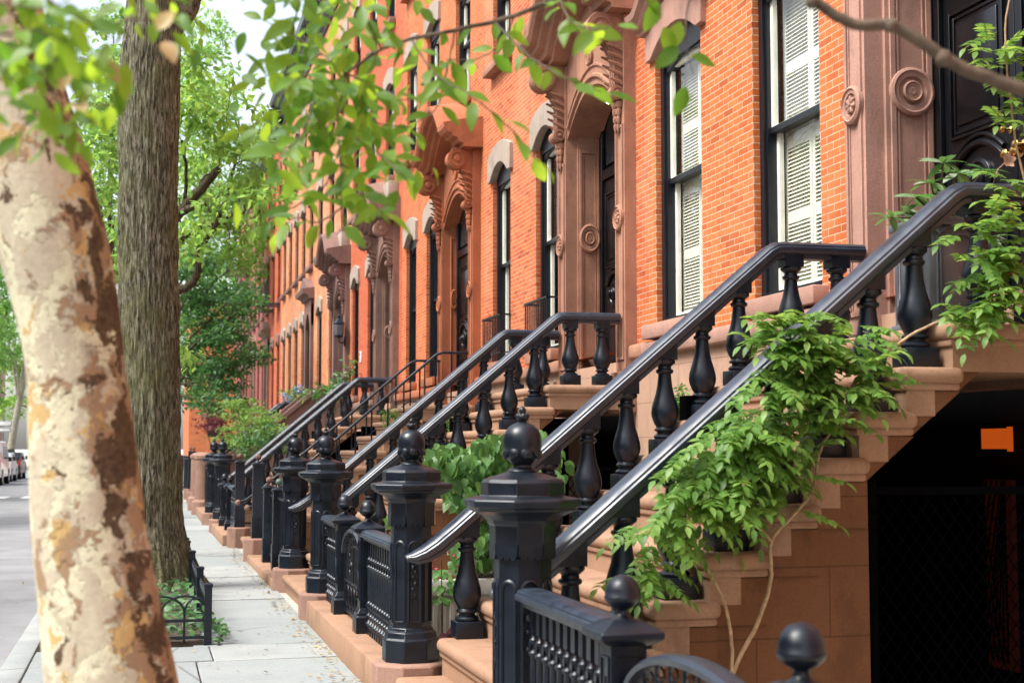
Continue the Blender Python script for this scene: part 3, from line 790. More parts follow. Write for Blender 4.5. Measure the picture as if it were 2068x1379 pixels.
# lit basement doorway under the near stoop
ld = MB(); ld.box(.20,.24,7.74,8.03,1.575,1.725); o = ld.build('lit_transom', M['amber'], H1)
MB().box(.192,.20,8.02,8.04,1.56,1.74).box(.192,.20,7.745,8.02,1.555,1.59).box(.192,.20,7.745,8.02,1.715,1.745).build('transom_frame', M['blackwood'], o)
lg = MB()
for k in range(11):
    for s in (-1, 1):
        y0 = 7.74+k*.054
        lg.tube([(.17, 7.74+.054*k, .3),(.17, max(7.74, min(8.28, 7.74+.054*k+s*.3)), 1.4)], .006, 4)
lg.build('door_grille', M['matteblack'], H1)
t = NTm = None
am2 = emit('amber_glass_dim', (1,.08,.01), .004)
MB().box(.22,.25,7.74,8.03,.25,1.40).build('lit_door_glass', am2, H1)
# ------------------------------------------------------------------ stoops
SX, RUN, RISE, Z1ST = 1.53, .265, .2265, .19
def nose(i): return SX+RUN*(i-1)
def top(i): return Z1ST+RISE*(i-1)
YC = 7.745
def make_stoop(label):
    """origin on the pavement at the middle of the stoop; x runs towards the house"""
    root = thing('stoop', label, 'stoop', (0, YC, 0), 0, 'brownstone stoops')
    for i in range(1, 11):
        hw = 1.15 if i == 1 else (1.17 if i == 2 else 1.285)
        b = MB(); x = nose(i); xe = x+.36 if i < 10 else FX-.13
        ov = .0 if i < 3 else .035
        b.rbox(x, xe, -hw-ov, hw+ov, top(i)-.085, top(i), .036, 3)
        b.rbox(x+.022, xe-.02, -hw-ov*.4, hw+ov*.4, top(i)-.118, top(i)-.08, .014, 2)
        z0 = top(i-1)-.02 if i > 1 else -.05
        b.box(x+.042, xe-.035 if i in (1,2,10) else x+.2, -hw, hw, z0, top(i)-.1)
        b.build('step' if i < 10 else 'landing', M['step'], root, 40)
    body = MB()
    pts = [(nose(3)+.06, -.05), (3.48, -.05), (3.48, 1.465), (4.205, 2.05), (FX-.02, 2.05)]
    topline = []
    for i in range(3, 11):
        topline += [(nose(i)+.06, top(i)-.13), (nose(i+1)+.06, top(i)-.13)] if i < 10 else [(nose(10)+.06, top(10)-.13), (FX-.02, top(10)-.13)]
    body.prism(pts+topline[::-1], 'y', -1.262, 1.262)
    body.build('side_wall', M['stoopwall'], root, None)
    ck = MB().box(3.46, 5.17, 1.12, 1.25, -.05, 1.94); ck.build('cheek_wall', M['matteblack'], root, None)  # closes the far side; coloured black for the shade under the stoop
    base = MB().box(nose(1)+.1, nose(3)+.06, -1.13, 1.13, -.05, top(1)-.05); base.build('footing', M['step'], root, None)
    for s in (-1, 1):               # stepped corbel blocks on the two cheeks
        tr = MB()
        for i in range(3, 10):
            x0 = nose(i)+.075; x1 = nose(i)+.345; zt, zb = top(i)-.122, top(i)-.345
            Lz = lambda x: 1.465+.807*(x-3.48) if x > 3.47 else -9
            poly = [(x0, zt), (x1, zt)]
            if Lz(x1) > zb:
                xc = 3.48+(zb-1.465)/.807
                poly += [(x1, min(zt-.002, Lz(x1)))]
                poly += [(max(x0+.001, xc), max(zb, Lz(x0)))]
            else: poly += [(x1, zb)]
            poly += [(x0, max(zb, Lz(x0)))]
            tr.prism(poly, 'y', s*1.268-.012, s*1.268+.012)
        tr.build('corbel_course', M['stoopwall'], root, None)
    return root

def rail_profile(w=.088, h=.115):
    return [(-w*.62,-h),(w*.62,-h),(w*.66,-h*.80),(w*.92,-h*.68),(w*1.0,-h*.55),(w*1.0,-h*.36),(w*.90,-h*.30),(w*.88,-h*.20),(w*.74,-h*.10),(w*.40,-h*.015),(0,0),(-w*.40,-h*.015),(-w*.74,-h*.10),(-w*.88,-h*.20),(-w*.90,-h*.30),(-w*1.0,-h*.36),(-w*1.0,-h*.55),(-w*.92,-h*.68),(-w*.66,-h*.80)]
KX, KZ, SL = 4.06, 2.98, .848
BAL = [(.0,0)]
def baluster_mesh(h, slope):
    b = MB(); b.rbox(-.088,.088,-.088,.088,0,.105,.008)
    k = h/.70
    pr = [(.062,.103),(.074,.112),(.076,.122),(.066,.132),(.05,.140),(.05,.150),(.068,.158),(.070,.166),(.062,.174),(.056,.182),(.070,.205),(.086,.245),(.090,.275),(.086,.31),(.074,.355),(.060,.40),(.050,.45),(.044,.50),(.042,.53),(.052,.535),(.058,.545),(.057,.556),(.045,.563),(.043,.578),(.055,.590),(.068,.60),(.072,.612),(.066,.622),(.05,.625)]
    b.lathe([(r, z*k) for r, z in pr], 20)
    t0 = .622*k; hw = .066
    zt = lambda x: h+.06+slope*x
    b.add([(-hw,-hw,t0),(hw,-hw,t0),(hw,hw,t0),(-hw,hw,t0),(-hw,-hw,zt(-hw)),(hw,-hw,zt(hw)),(hw,hw,zt(hw)),(-hw,hw,zt(-hw))],
          [(0,3,2,1),(4,5,6,7),(0,1,5,4),(1,2,6,5),(2,3,7,6),(3,0,4,7)])
    return b.mesh('baluster', M['iron'], 35)
BM1, BM2 = baluster_mesh(.70, SL), baluster_mesh(.655, 0)
def make_balustrade(label, y, grp='heavy cast iron stair balustrades'):
    root = thing('stair_balustrade', label, 'balustrade', (0, y, 0), 0, grp)
    path = [(4.74, KZ), (KX+.10, KZ), (KX+.03, KZ-.006), (KX-.04, KZ-.045)]
    xb = 1.86
    path += [(xb, KZ+SL*(xb-KX)), (1.76, KZ+SL*(1.76-KX)+.004), (1.69, KZ+SL*(1.69-KX)+.014), (1.63, KZ+SL*(1.63-KX)+.03), (1.59, KZ+SL*(1.59-KX)+.046)]
    pr = rail_profile(); rows = []
    for i, (x, z) in enumerate(path):
        a, b = path[max(0,i-1)], path[min(len(path)-1,i+1)]
        t = Vector((b[0]-a[0], 0, b[1]-a[1])).normalized(); nrm = Vector((-t.z, 0, t.x))
        if nrm.z < 0: nrm = -nrm
        s = 1.0 if i < len(path)-3 else (.92,.7,.35)[i-(len(path)-3)]
        rows.append([(x+nrm.x*q*s, p*s, z+nrm.z*q*s) for p, q in pr])
    r = MB(); r.sweep(rows); r.build('handrail', M['iron_satin'], root, 28)
    for i in range(2, 10):
        o = bpy.data.objects.new('baluster', BM1); C.objects.link(o); o.parent = root; o.location = (nose(i)+.19, 0, top(i))
    for x in (4.22, 4.56):
        o = bpy.data.objects.new('baluster', BM2); C.objects.link(o); o.parent = root; o.location = (x, 0, top(10))
    return root

def make_newel(label, loc):
    root = thing('newel_post', label, 'newel post', loc, 0, 'octagonal cast iron newel posts')
    p = MB(); p.oct([(.235,-.05),(.235,.225),(.222,.245)]); p.build('plinth', M['plinth'], root, 30, bevel=.012)
    b = MB(); b.oct([(.172,.245),(.172,.378),(.160,.392),(.154,.425),(.138,.437),(.134,.452),(.126,.456)]); b.build('base', M['iron'], root, 20, bevel=.004)
    s = MB(); s.oct([(.122,.45),(.122,1.16)])
    for k in range(8):
        m = Matrix.Rotation(R(45)*k, 4, 'Z'); st = len(s.v); d = -.122
        main = True
        hw = .036
        # arched moulding frame, facing -y before rotation
        fr = [(-hw, .49)]+[(-hw, .95)]+[(hw*math.cos(math.pi-a*math.pi/6), .95+hw*math.sin(a*math.pi/6)) for a in range(1,6)]+[(hw,.95),(hw,.49)]
        s.tube([(x, d, z) for x, z in fr], .010, 6); s.tube([(-hw,d,.49),(hw,d,.49)], .0075, 6)
        if k % 2 == 0:
            for j, z in enumerate((.66,.695,.73,.77,.80,.83)):
                s.ball((0.008*(-1)**j, d+.004, z), .012+.003*(j%3), 8)
            for j, z in enumerate((.64,.70,.76,.82)):
                for q in (-1, 1): s.lathe([(.001,-.016),(.010,-.006),(.008,.008),(.001,.018)], 6, (q*.018, d+.003, z))
            s.tube([(-.012,d,.6),(.01,d-.004,.66),(-.01,d-.004,.74),(.01,d-.004,.82),(0,d,.88)], .005, 5)
        # scalloped frieze
        for q in (-1, 0, 1):
            s.lathe([(.0158,-.0),(.0158,.02),(.010,.024)], 14, (q*.0335, d-.02, 1.094), 'y')
        s.box(-.0555,.0555,d-.0195,d+.01,1.096,1.15)
        s.xf(m, st)
    s.build('shaft', M['iron'], root, 30)
    c = MB(); c.oct([(.126,1.14),(.141,1.147),(.143,1.225),(.150,1.236),(.154,1.25),(.175,1.268),(.205,1.283),(.226,1.292),(.228,1.302),(.247,1.31),(.250,1.335),(.243,1.345),(.185,1.356),(.178,1.36),(.178,1.415),(.165,1.43),(.07,1.462)])
    c.build('cap', M['iron'], root, 18, bevel=.003)
    f = MB(); f.lathe([(.062,1.455),(.068,1.466),(.062,1.475),(.044,1.482),(.042,1.493),(.052,1.499),(.056,1.506),(.066,1.515),(.080,1.54),(.0875,1.572),(.089,1.595),(.085,1.625),(.073,1.652),(.052,1.671),(.030,1.68),(.019,1.685),(.022,1.692),(.030,1.701),(.032,1.709),(.026,1.718),(.015,1.723),(.016,1.731),(.018,1.738),(.012,1.748),(.003,1.756)], 24)
    for k in range(8):
        a = R(45)*k
        st = len(f.v); f.ball((0,0,0), 1, 10)
        f.xf(Matrix.Rotation(a, 4, 'Z') @ Matrix.Translation((.074, 0, 1.552)) @ Matrix.Rotation(R(-20), 4, 'Y') @ Matrix.Diagonal((.016, .032, .036, 1)), st)
        st = len(f.v); f.ball((0,0,0), 1, 8)
        f.xf(Matrix.Rotation(a, 4, 'Z') @ Matrix.Translation((.022, 0, 1.708)) @ Matrix.Diagonal((.010, .011, .017, 1)), st)
    f.build('finial', M['iron'], root, 50)
    root.scale = (1,1,1.018)
    return root

st1 = make_stoop('nearest brownstone stoop with wisteria over its side and dark doorway under it')
bal_n = make_balustrade('thick black handrail with wisteria wound over it, nearest of all', YC-1.125)
bal_f = make_balustrade('thick black handrail of the nearest stoop on its far side, free of vines', YC+1.125)
nw = make_newel('largest black octagonal newel post, right of the planter shrub', (1.68, YC-1.39, 0))
def second(o, label, dy, dx=0.): 
    return dup(o, label, (o.location.x+dx, o.location.y+dy, o.location.z))
second(nw, 'black octagonal newel post at the left of the nearest stoop, behind the loose handrail end', 2.8)
P2 = 7.43
second(st1, 'brownstone stoop of the next house, unseen outside the right edge', -7.43)  # unseen, added to shade the low faces of the nearest stoop
second(st1, 'brownstone stoop under the scrolled hood of the worn brick house', P2)
second(bal_n, 'right thick black handrail climbing to the scrolled brownstone doorway', P2)
second(bal_f, 'left thick black handrail climbing to the scrolled brownstone doorway', P2)
second(nw, 'black octagonal newel post on a chipped brown block beside the ball-topped gate', P2-.15)
second(nw, 'black octagonal newel post left of a handrail scroll, beside the long slab joint', P2+2.65)
P4 = 21.55; d4 = fence_x(28)-1.68
second(st1, 'brownstone stoop with potted shrubs below the grey-brown hood of the redder house', P4)
second(bal_n, 'far pair of thick black handrails, right one beside thin iron railing', P4)
second(bal_f, 'far pair of thick black handrails, left one beside green maple', P4)
second(nw, 'small distant octagonal newel post in front of the green maple, right of a pair', P4, d4+.03)
second(nw, 'small distant octagonal newel post in front of the green maple, left of a pair', P4+2.75, d4+.0)
P3 = 14.45
second(st1, 'brownstone stoop with thin iron railings below the orange painted hood', P3)
P6 = 44.2-YC
second(st1, 'far brownstone stoop leading to the small pedimented doorway', P6)
second(bal_n, 'distant black balustrade of the pedimented doorway, right side', P6)
second(bal_f, 'distant black balustrade of the pedimented doorway, left side', P6)

# stoop of the mauve-hooded house: solid sloping cheek walls
root = thing('stoop', 'brown stoop with solid sloping side walls and round brown end pillars', 'stoop', (0, 36.45, 0), 0, 'brownstone stoops')
for i in range(1, 11):
    b = MB(); xe = nose(i)+.36 if i < 10 else FX-.13
    b.rbox(nose(i), xe, -1.0, 1.0, (top(i-1)-.02 if i > 1 else -.05), top(i), .03); b.build('step' if i < 10 else 'landing', M['step'], root)
MB().prism([(nose(3),-.05),(FX-.03,-.05),(FX-.03,2.0),(4.1,2.0)], 'y', -.98, .98).build('core', M['step'], root, None)
for s in (-1, 1):
    w = MB(); w.prism([(1.6,-.05),(FX-.05,-.05),(FX-.05,3.0),(4.2,3.0),(1.75,.98),(1.6,.98)], 'y', s*1.15-.12, s*1.15+.12)
    w.prism([(1.55,.98),(1.74,.98),(4.18,3.0),(FX-.05,3.0),(FX-.05,3.1),(4.14,3.1),(1.70,1.08),(1.55,1.08)], 'y', s*1.15-.17, s*1.15+.17)
    w.build('cheek_wall', M['stone5'], root, None)
pl = thing('stone_pillar', 'round brown stone end pillar, nearer of two before the black distant fence', 'pillar', (fence_x(35)+.0, 35.25, 0), 0, 'round stone pillars')
MB().lathe([(.30,-.05),(.30,.30),(.27,.34),(.23,.36),(.225,1.3),(.25,1.33),(.25,1.4),(.15,1.46),(.02,1.48)], 20).build('shaft', M['plinth'], pl, 35)
dup(pl, 'round brown stone end pillar, farther of two before the black distant fence', (fence_x(37.6)-.02, 37.65, 0))

# ------------------------------------------------------------------ thin railing of the third stoop
def thin_rail(label, y):
    root = thing('iron_railing', label, 'railing', (0, y, 0), 0, 'thin wrought iron stair railings')
    z = lambda x: 3.02+SL*(min(x, 4.3)-4.3)
    pts = [(4.74,0,3.02),(4.35,0,3.02),(4.25,0,2.985),(1.85,0,z(1.85)),(1.6,0,z(1.6)+.03),(1.5,0,z(1.5)+.09)]
    MB().tube(pts, .022, 8).build('handrail', M['iron'], root, 60)
    MB().tube([(4.74,0,2.36),(4.2,0,2.34),(1.75,0,z(1.75)-.62)], .011, 6).build('lower_rail', M['iron'], root, 60)
    for k in range(13):
        x = 1.84+k*.24; i = max(1, min(10, int((x-SX)/RUN)+1))
        MB().tube([(x,0,top(i)-.01),(x,0,z(x))], .013, 6).build('picket', M['iron'], root, 60)
    b = MB(); b.ball((1.48,0,z(1.48)+.10), .045, 12); b.build('end_ball', M['plinth'], root, 60)
    return root
thin_rail('thin wrought iron stair railing below the orange hood, right one', YC+P3-1.05)
thin_rail('thin wrought iron stair railing below the orange hood, left one', YC+P3+1.05)
def slim_post(label, loc, h=1.05, blk=True, ball='stone5'):
    root = thing('gate_post', label, 'post', loc, 0, 'slim square iron posts')
    if blk: MB().oct([(.19,-.05),(.19,.30),(.175,.32)]).build('block', M['plinth'], root, 30, bevel=.012)
    z = .32 if blk else 0
    b = MB(); b.sq([(.085,z),(.085,z+.3),(.075,z+.32),(.072,z+h-.03),(.09,z+h-.02),(.09,z+h),(.05,z+h+.02)]); b.build('shaft', M['iron'], root, 30, bevel=.004)
    MB().tube([(0,0,z+h),(0,0,z+h+.06)],.014,8).ball((0,0,z+h+.09), .045, 12).build('ball', M[ball], root, 60)
    return root
sp = slim_post('slim square black post on a large brown block before thin railing, right of two', (fence_x(20.7), 20.75, 0))
dup(sp, 'slim square black post on a brown block before thin railing, left of two', (fence_x(23.6), 23.65, 0))

# ------------------------------------------------------------------ front fences, gates
def kerb_stone(label, y0, y1, z=.2):
    x = fence_x((y0+y1)/2)
    b = MB(); b.rbox(x-.20, x+.17, y0, y1, -.05, z, .02, 2)
    o = b.build('fence_kerb', M['step']); tag(o, label, 'kerb stone', 'brown kerb stones under the fences'); return o
def ball_post(label, loc, g='ball topped fence posts'):
    root = thing('fence_post', label, 'post', loc, 0, g)
    b = MB(); b.sq([(.10,0),(.10,.13),(.088,.14),(.088,.16),(.072,.19),(.068,.2)]); b.build('base', M['iron'], root, 25, bevel=.004)
    s = MB(); s.sq([(.066,.19),(.066,.80)])
    for k in range(4):
        st = len(s.v)
        for x in (-.045,.037): s.box(x, x+.008, -.072, -.06, .26, .74)
        s.box(-.037,.037,-.0715,-.06,.26,.268); s.box(-.037,.037,-.0715,-.06,.732,.74)
        s.tube([(0,-.066,.34),(.012,-.072,.42),(-.012,-.072,.5),(.012,-.072,.58),(0,-.066,.66)], .008, 5)
        s.xf(Matrix.Rotation(R(90)*k,4,'Z'), st)
    s.build('shaft', M['iron'], root, 25)
    c = MB(); c.sq([(.068,.785),(.10,.80),(.118,.815),(.118,.84),(.105,.852),(.05,.885)]); c.build('cap', M['iron'], root, 25, bevel=.004)
    f = MB(); f.lathe([(.042,.875),(.046,.885),(.03,.897),(.022,.915),(.024,.925),(.046,.937),(.060,.952),(.066,.965),(.066,.975),(.0625,.98),(.062,1.0),(.052,1.03),(.035,1.05),(.012,1.06),(.002,1.061)], 20)
    f.build('ball', M['iron'], root, 50)
    root.scale = (1,1,.89)
    return root
def spindle_mesh():
    b = MB(); b.rbox(-.022,.022,-.03,.03,0,.05,.004)
    b.lathe([(.02,.05),(.034,.07),(.036,.09),(.022,.105),(.016,.12),(.026,.14),(.03,.155),(.018,.17),(.017,.20),(.028,.215),(.034,.235),(.028,.255),(.018,.265),(.019,.30),(.021,.46),(.020,.52),(.028,.53),(.030,.54),(.020,.55),(.017,.57),(.026,.585),(.026,.60),(.017,.61),(.015,.64)], 12)
    for s in (-1, 1):
        b.lathe([(.02,0),(.02,.008),(.01,.012),(.003,.012)], 10, (s*.028, 0, .235), 'x'); b.lathe([(.018,0),(.018,.006),(.004,.01)], 10, (s*.024, 0, .575), 'x')
    b.box(-.016,.016,-.026,.026,.63,.76)
    return b.mesh('spindle', M['iron'], 40)
SPM = spindle_mesh()
def fence_panel(label, y0, y1, z=.2, group='cast iron spindle fence panels'):
    x = fence_x((y0+y1)/2)
    root = thing('spindle_fence', label, 'fence', (x, y0, z), 0, group); L = y1-y0
    pr = rail_profile(.078, .085)
    r = MB(); r.sweep([[(p, t, .835+q) for p, q in pr] for t in (0, L)]); r.build('top_rail', M['iron_satin'], root, 28)
    root.scale = (1,1,.935)
    n = max(2, int(round(L/.105)))
    for k in range(n):
        o = bpy.data.objects.new('spindle', SPM); C.objects.link(o); o.parent = root; o.location = (0, (k+.5)*L/n, 0)
    return root
def gate(label, y0, y1, z=.2, cur=True):
    x = fence_x((y0+y1)/2)
    root = thing('garden_gate', label, 'gate', (x, (y0+y1)/2, z), 0, 'arched iron garden gates'); hw = (y1-y0)/2-.012
    f = MB()
    for s in (-1, 1): f.box(-.018,.018,s*hw-.015,s*hw+.015,.03,.66)
    f.box(-.0178,.0178,-hw+.015,hw-.015,.05,.08); f.box(-.0178,.0178,-hw+.015,hw-.015,.36,.385)
    f.build('frame', M['iron'], root)
    a = MB(); n = 20; pts = [(y, zz) for y, zz in [(hw*math.cos(math.pi*i/n), .66+.27*math.sin(math.pi*i/n)) for i in range(n+1)]]
    pr = [(-.04,-.03),(.04,-.03),(.045,-.005),(.03,.012),(0,.018),(-.03,.012),(-.045,-.005)]
    rows = []
    for i, (y, zz) in enumerate(pts):
        q = (Vector((0, y, zz))-Vector((0,0,.55))).normalized()
        rows.append([(u, y+q.y*w, zz+q.z*w) for u, w in pr])
    a.sweep(rows); a.build('top_arch', M['iron_satin'], root, 30)
    s = MB()
    for i in range(9):
        y = -hw+hw*2*(i+1)/10; zt = .66+.27*math.sqrt(max(0,1-(y/hw)**2))-.02
        s.tube([(0,y,.38),(0,y,zt)], .008, 6)
    for i in range(6):
        yc = -hw+hw*2*(i+.5)/6; r = hw/6*.95
        s.tube([(0,yc+r*math.cos(t*math.pi/8),.22+r*1.4*math.sin(t*math.pi/8)) for t in range(17)], .007, 5)
    for q in (-1, 1):
        s.tube([(0,q*hw*(.95-.25*t/8)*1+0,.40+.05*t) if t < 6 else (0,q*hw*(.62-.06*(t-6)),.68-.02*(t-6)) for t in range(9)], .010, 6)
        s.tube([(0,q*hw*.5+.10*math.cos(t*.5)*(1-t/24),.52+.10*math.sin(t*.5)*(1-t/24)) for t in range(18)], .009, 6)
    m = 14
    s.tube([(0,.82*hw*math.cos(math.pi*i/m),.52+.24*math.sin(math.pi*i/m)) for i in range(m+1)], .012, 6)
    for i in range(12):
        t = math.pi*(i+.5)/12
        s.tube([(0,(.83*hw+.03)*math.cos(t)+.032*math.cos(k*math.pi/4),.66+.20*math.sin(t)+.032*math.sin(k*math.pi/4)) for k in range(9)], .005, 4)
    s.build('scrollwork', M['iron'], root, 60)
    root.scale = (1,1,.79)
    return root

fxn = 1.68
kerb_stone('brown kerb stone under the nearest spindle fence and gate', 2.2, 6.12, .2)
bp = ball_post('ball topped post in front of wisteria stems, joined to the nearest spindle panel', (fxn, 4.95, .2))
fence_panel('nearest spindle fence panel, right of the largest newel post', 5.05, 6.20)
gate('nearest arched gate, only its top curve in view', 3.58, 4.86)
dup(bp, 'ball topped post at the bottom edge, nearest of all', (fxn, 3.50, .2))
kerb_stone('brown kerb stone under the middle fence, edging the sidewalk with dry leaves', 9.40, 13.36, .2)
fence_panel('long spindle fence panel left of the second octagonal newel post', 9.32, 10.90)
bp2 = dup(bp, 'ball topped post between the long spindle panel and the scrolled gate', (fxn, 10.98, .2))
gate('arched scrolled gate standing between two ball topped posts', 11.08, 12.18)
bp3 = dup(bp, 'ball topped post left of the scrolled gate, with short panel behind', (fxn, 12.28, .2))
fence_panel('short spindle fence panel squeezed beside the chipped brown block', 12.38, 13.35)
for q_ in (bp2, bp3): q_.scale = (1,1,.94)
# plain square posts and pickets between second and third stoop
kerb_stone('low brown kerb stone left of the newel with the long slab joint', 16.6, 20.55, .10)
def plain_fence(label, y0, y1, z=.1, h=.95, n=None, g='plain picket fences'):
    x = fence_x((y0+y1)/2); root = thing('picket_fence', label, 'fence', (x, y0, z), 0, g); L = y1-y0
    MB().box(-.02,.02,0,L,h-.09,h-.06).box(-.02,.02,0,L,.1,.13).build('rails', M['iron'], root)
    n = n or int(L/.13)
    for k in range(n): MB().box(-.011,.011,(k+.5)*L/n-.011,(k+.5)*L/n+.011,0,h).build('picket', M['iron'], root)
    return root
plain_fence('plain black picket fence left of the second stoop', 17.1, 20.3)
s2 = slim_post('slim black post with greenish ball in the plain picket fence', (fence_x(18.6), 18.0, .1), .98, False, 'greenball')
slim_post('slim black post with brown ball in the plain picket fence', (fence_x(19.4), 19.2, .1), .98, False)
kerb_stone('brown kerb stone under the dense ornate fence beyond thin railing', 23.95, 27.6, .18)
fence_panel('dense ornate fence panel beyond the thin railing', 24.0, 25.3, .18)
dup(bp, 'small distant ball topped post right of a pair beyond the dense panel', (fence_x(25.4), 25.42, .18))
dup(bp, 'small distant ball topped post left of a pair beyond the dense panel', (fence_x(26.7), 26.75, .18))
kerb_stone('far brown kerb stone below the green maple', 31.0, 34.9, .2)
plain_fence('far plain picket fence below the green maple', 31.1, 34.8, .2, 1.0)
for i, (a, b, l) in enumerate(((38.2,42.6,'black picket fence beyond the round brown pillars'),(46.,53.,'black picket fence before the pedimented house'),(54.,60.,'distant black picket fence before the pinkish red house'),(61.,79.,'farthest black picket fence at the end of the row'))):
    plain_fence(l, a, b, .05, 1.25, int((b-a)/.18))
s3 = slim_post('tall black gate post on a brown block at the pedimented stoop, right', (fence_x(43), 42.9, 0), 1.15)
dup(s3, 'tall black gate post on a brown block at the pedimented stoop, left', (fence_x(45.6), 45.7, 0))
# lattice gate of the opening below the near stoop
gt = thing('lattice_gate', 'black diamond lattice gate closing the dark opening under the nearest stoop', 'gate', (3.52, 6.56, 0), 0)
f = MB(); f.box(0,.04,-.02,.02,0,1.45); f.box(1.30,1.34,-.02,.02,0,1.98); f.box(.04,1.30,-.019,.019,.02,.06); f.box(.04,1.30,-.019,.019,1.36,1.40)
f.build('frame', M['matteblack'], gt)
l = MB()
for k in range(-16, 22):
    for s in (-1, 1):
        x0 = .04+k*.075; pts = []
        x1 = x0+s*1.0
        a = [(x0, .06), (x1, 1.36)]
        # clip to the frame
        def clip(p, q):
            t0, t1 = 0., 1.; dx = q[0]-p[0]
            for e, sg in ((.04, 1), (1.30, -1)):
                d0 = sg*(p[0]-e); d1 = sg*(q[0]-e)
                if d0 < 0 and d1 < 0: return None
                if d0 < 0: t0 = max(t0, d0/(d0-d1))
                elif d1 < 0: t1 = min(t1, d0/(d0-d1))
            if t1-t0 < .02: return None
            return [(p[0]+dx*t, p[1]+(q[1]-p[1])*t) for t in (t0, t1)]
        c = clip(*a)
        if c: l.tube([(x, .006*s, z) for x, z in c], .004, 4)
l.build('lattice', M['matteblack'], gt, None)
g2 = dup(gt, 'dark arched-top gate in shade under the second stoop', (3.52, 6.56+P2, 0))
# ------------------------------------------------------------------ foliage tools
def rv():
    while True:
        v = Vector((rnd.uniform(-1,1), rnd.uniform(-1,1), rnd.uniform(-1,1)))
        if .05 < v.length < 1: return v.normalized()
OVAL = ((0,.06),(.12,.55),(.32,.96),(.55,.95),(.78,.6),(.92,.24),(1,.0))
LANC = ((0,.08),(.18,.72),(.42,1.),(.7,.7),(1,.0))
HEART = ((-.10,.45),(.04,.85),(.25,1.),(.5,.82),(.8,.35),(1.02,.0))
def leaf(mb, p, d, n, L, W, bend=.15, fold=.25, prof=OVAL, wave=.0):
    d = d.normalized(); s = d.cross(n)
    if s.length < 1e-4: s = d.cross(Vector((.3,.5,.8)))
    s.normalize(); n = s.cross(d).normalized(); vs = []; m = len(prof)
    for t, w in prof:
        c = p+d*(L*t)-n*(bend*L*t*t)
        e = fold*w*W*.5
        wv = wave*W*math.sin(t*9)
        vs += [c+s*(w*W*.5)+n*(e+wv), c, c-s*(w*W*.5)+n*(e-wv)]
    fs = []
    for i in range(m-1):
        a = i*3; fs += [(a,a+1,a+4,a+3),(a+1,a+2,a+5,a+4)]
    mb.add(vs, fs)
def quadleaf(mb, p, d, n, L, W):
    d = d.normalized(); s = d.cross(n)
    if s.length < 1e-4: return
    s.normalize(); n = s.cross(d)
    mb.add([p, p+d*L*.45+s*W*.5+n*W*.14, p+d*L-n*L*.12, p+d*L*.45-s*W*.5+n*W*.14], [(0,1,2),(0,2,3)])
def fan_leaf(mb, p, d, n, L):
    """palmate maple-like leaf: five fingers"""
    for a in (-1.1,-.55,0,.55,1.1):
        q = Matrix.Rotation(a, 3, n) @ d
        quadleaf(mb, p, q, n, L*(1-.22*abs(a)), L*.2)
def crown(mb, c, rad, n, L, clump=.35, per=26, flat=.6, kind='quad', hollow=.35, drop=0.):
    """uneven crown: leaf clumps scattered through an ellipsoid, with gaps"""
    c = Vector(c); k = max(1, n//per)
    for _ in range(k):
        v = rv()*(rnd.uniform(hollow, 1.)**.6); q = Vector((c.x+v.x*rad[0], c.y+v.y*rad[1], c.z+v.z*rad[2]))
        cr = clump*rnd.uniform(.5, 1.3); m = int(per*rnd.uniform(.5, 1.5))
        tilt = rv()*.5+Vector((0,0,1))
        for _ in range(m):
            o = rv()*(rnd.random()**.5)*cr; o.z *= flat
            d = (rv()+Vector((o.x,o.y,o.z))*1.2/max(cr,.01)+Vector((0,0,-.25-drop))).normalized()
            nn = (tilt+rv()*.75).normalized(); l = L*rnd.uniform(.6,1.25)
            if kind == 'quad': quadleaf(mb, q+o, d, nn, l, l*rnd.uniform(.4,.55))
            elif kind == 'fan': fan_leaf(mb, q+o, d, nn, l)
            else: leaf(mb, q+o, d, nn, l, l*.5, rnd.uniform(.05,.3), .2, LANC)
def smooth_path(pts, n=5):
    P = [Vector(p) for p in pts]; out = []
    for i in range(len(P)-1):
        a, b, c, d = P[max(0,i-1)], P[i], P[i+1], P[min(len(P)-1,i+2)]
        for k in range(n):
            t = k/n
            out.append(.5*((2*b)+(c-a)*t+(2*a-5*b+4*c-d)*t*t+(3*b-a-3*c+d)*t**3))
    out.append(P[-1]); return out
def limb(mb, pts, r0, r1, n=8, k=5, jit=0.):
    P = smooth_path(pts, k); m = len(P)
    for p in P[1:-1]:
        if jit: p += rv()*jit
    mb.tube(P, [r0+(r1-r0)*(i/(m-1)) for i in range(m)], n); return P

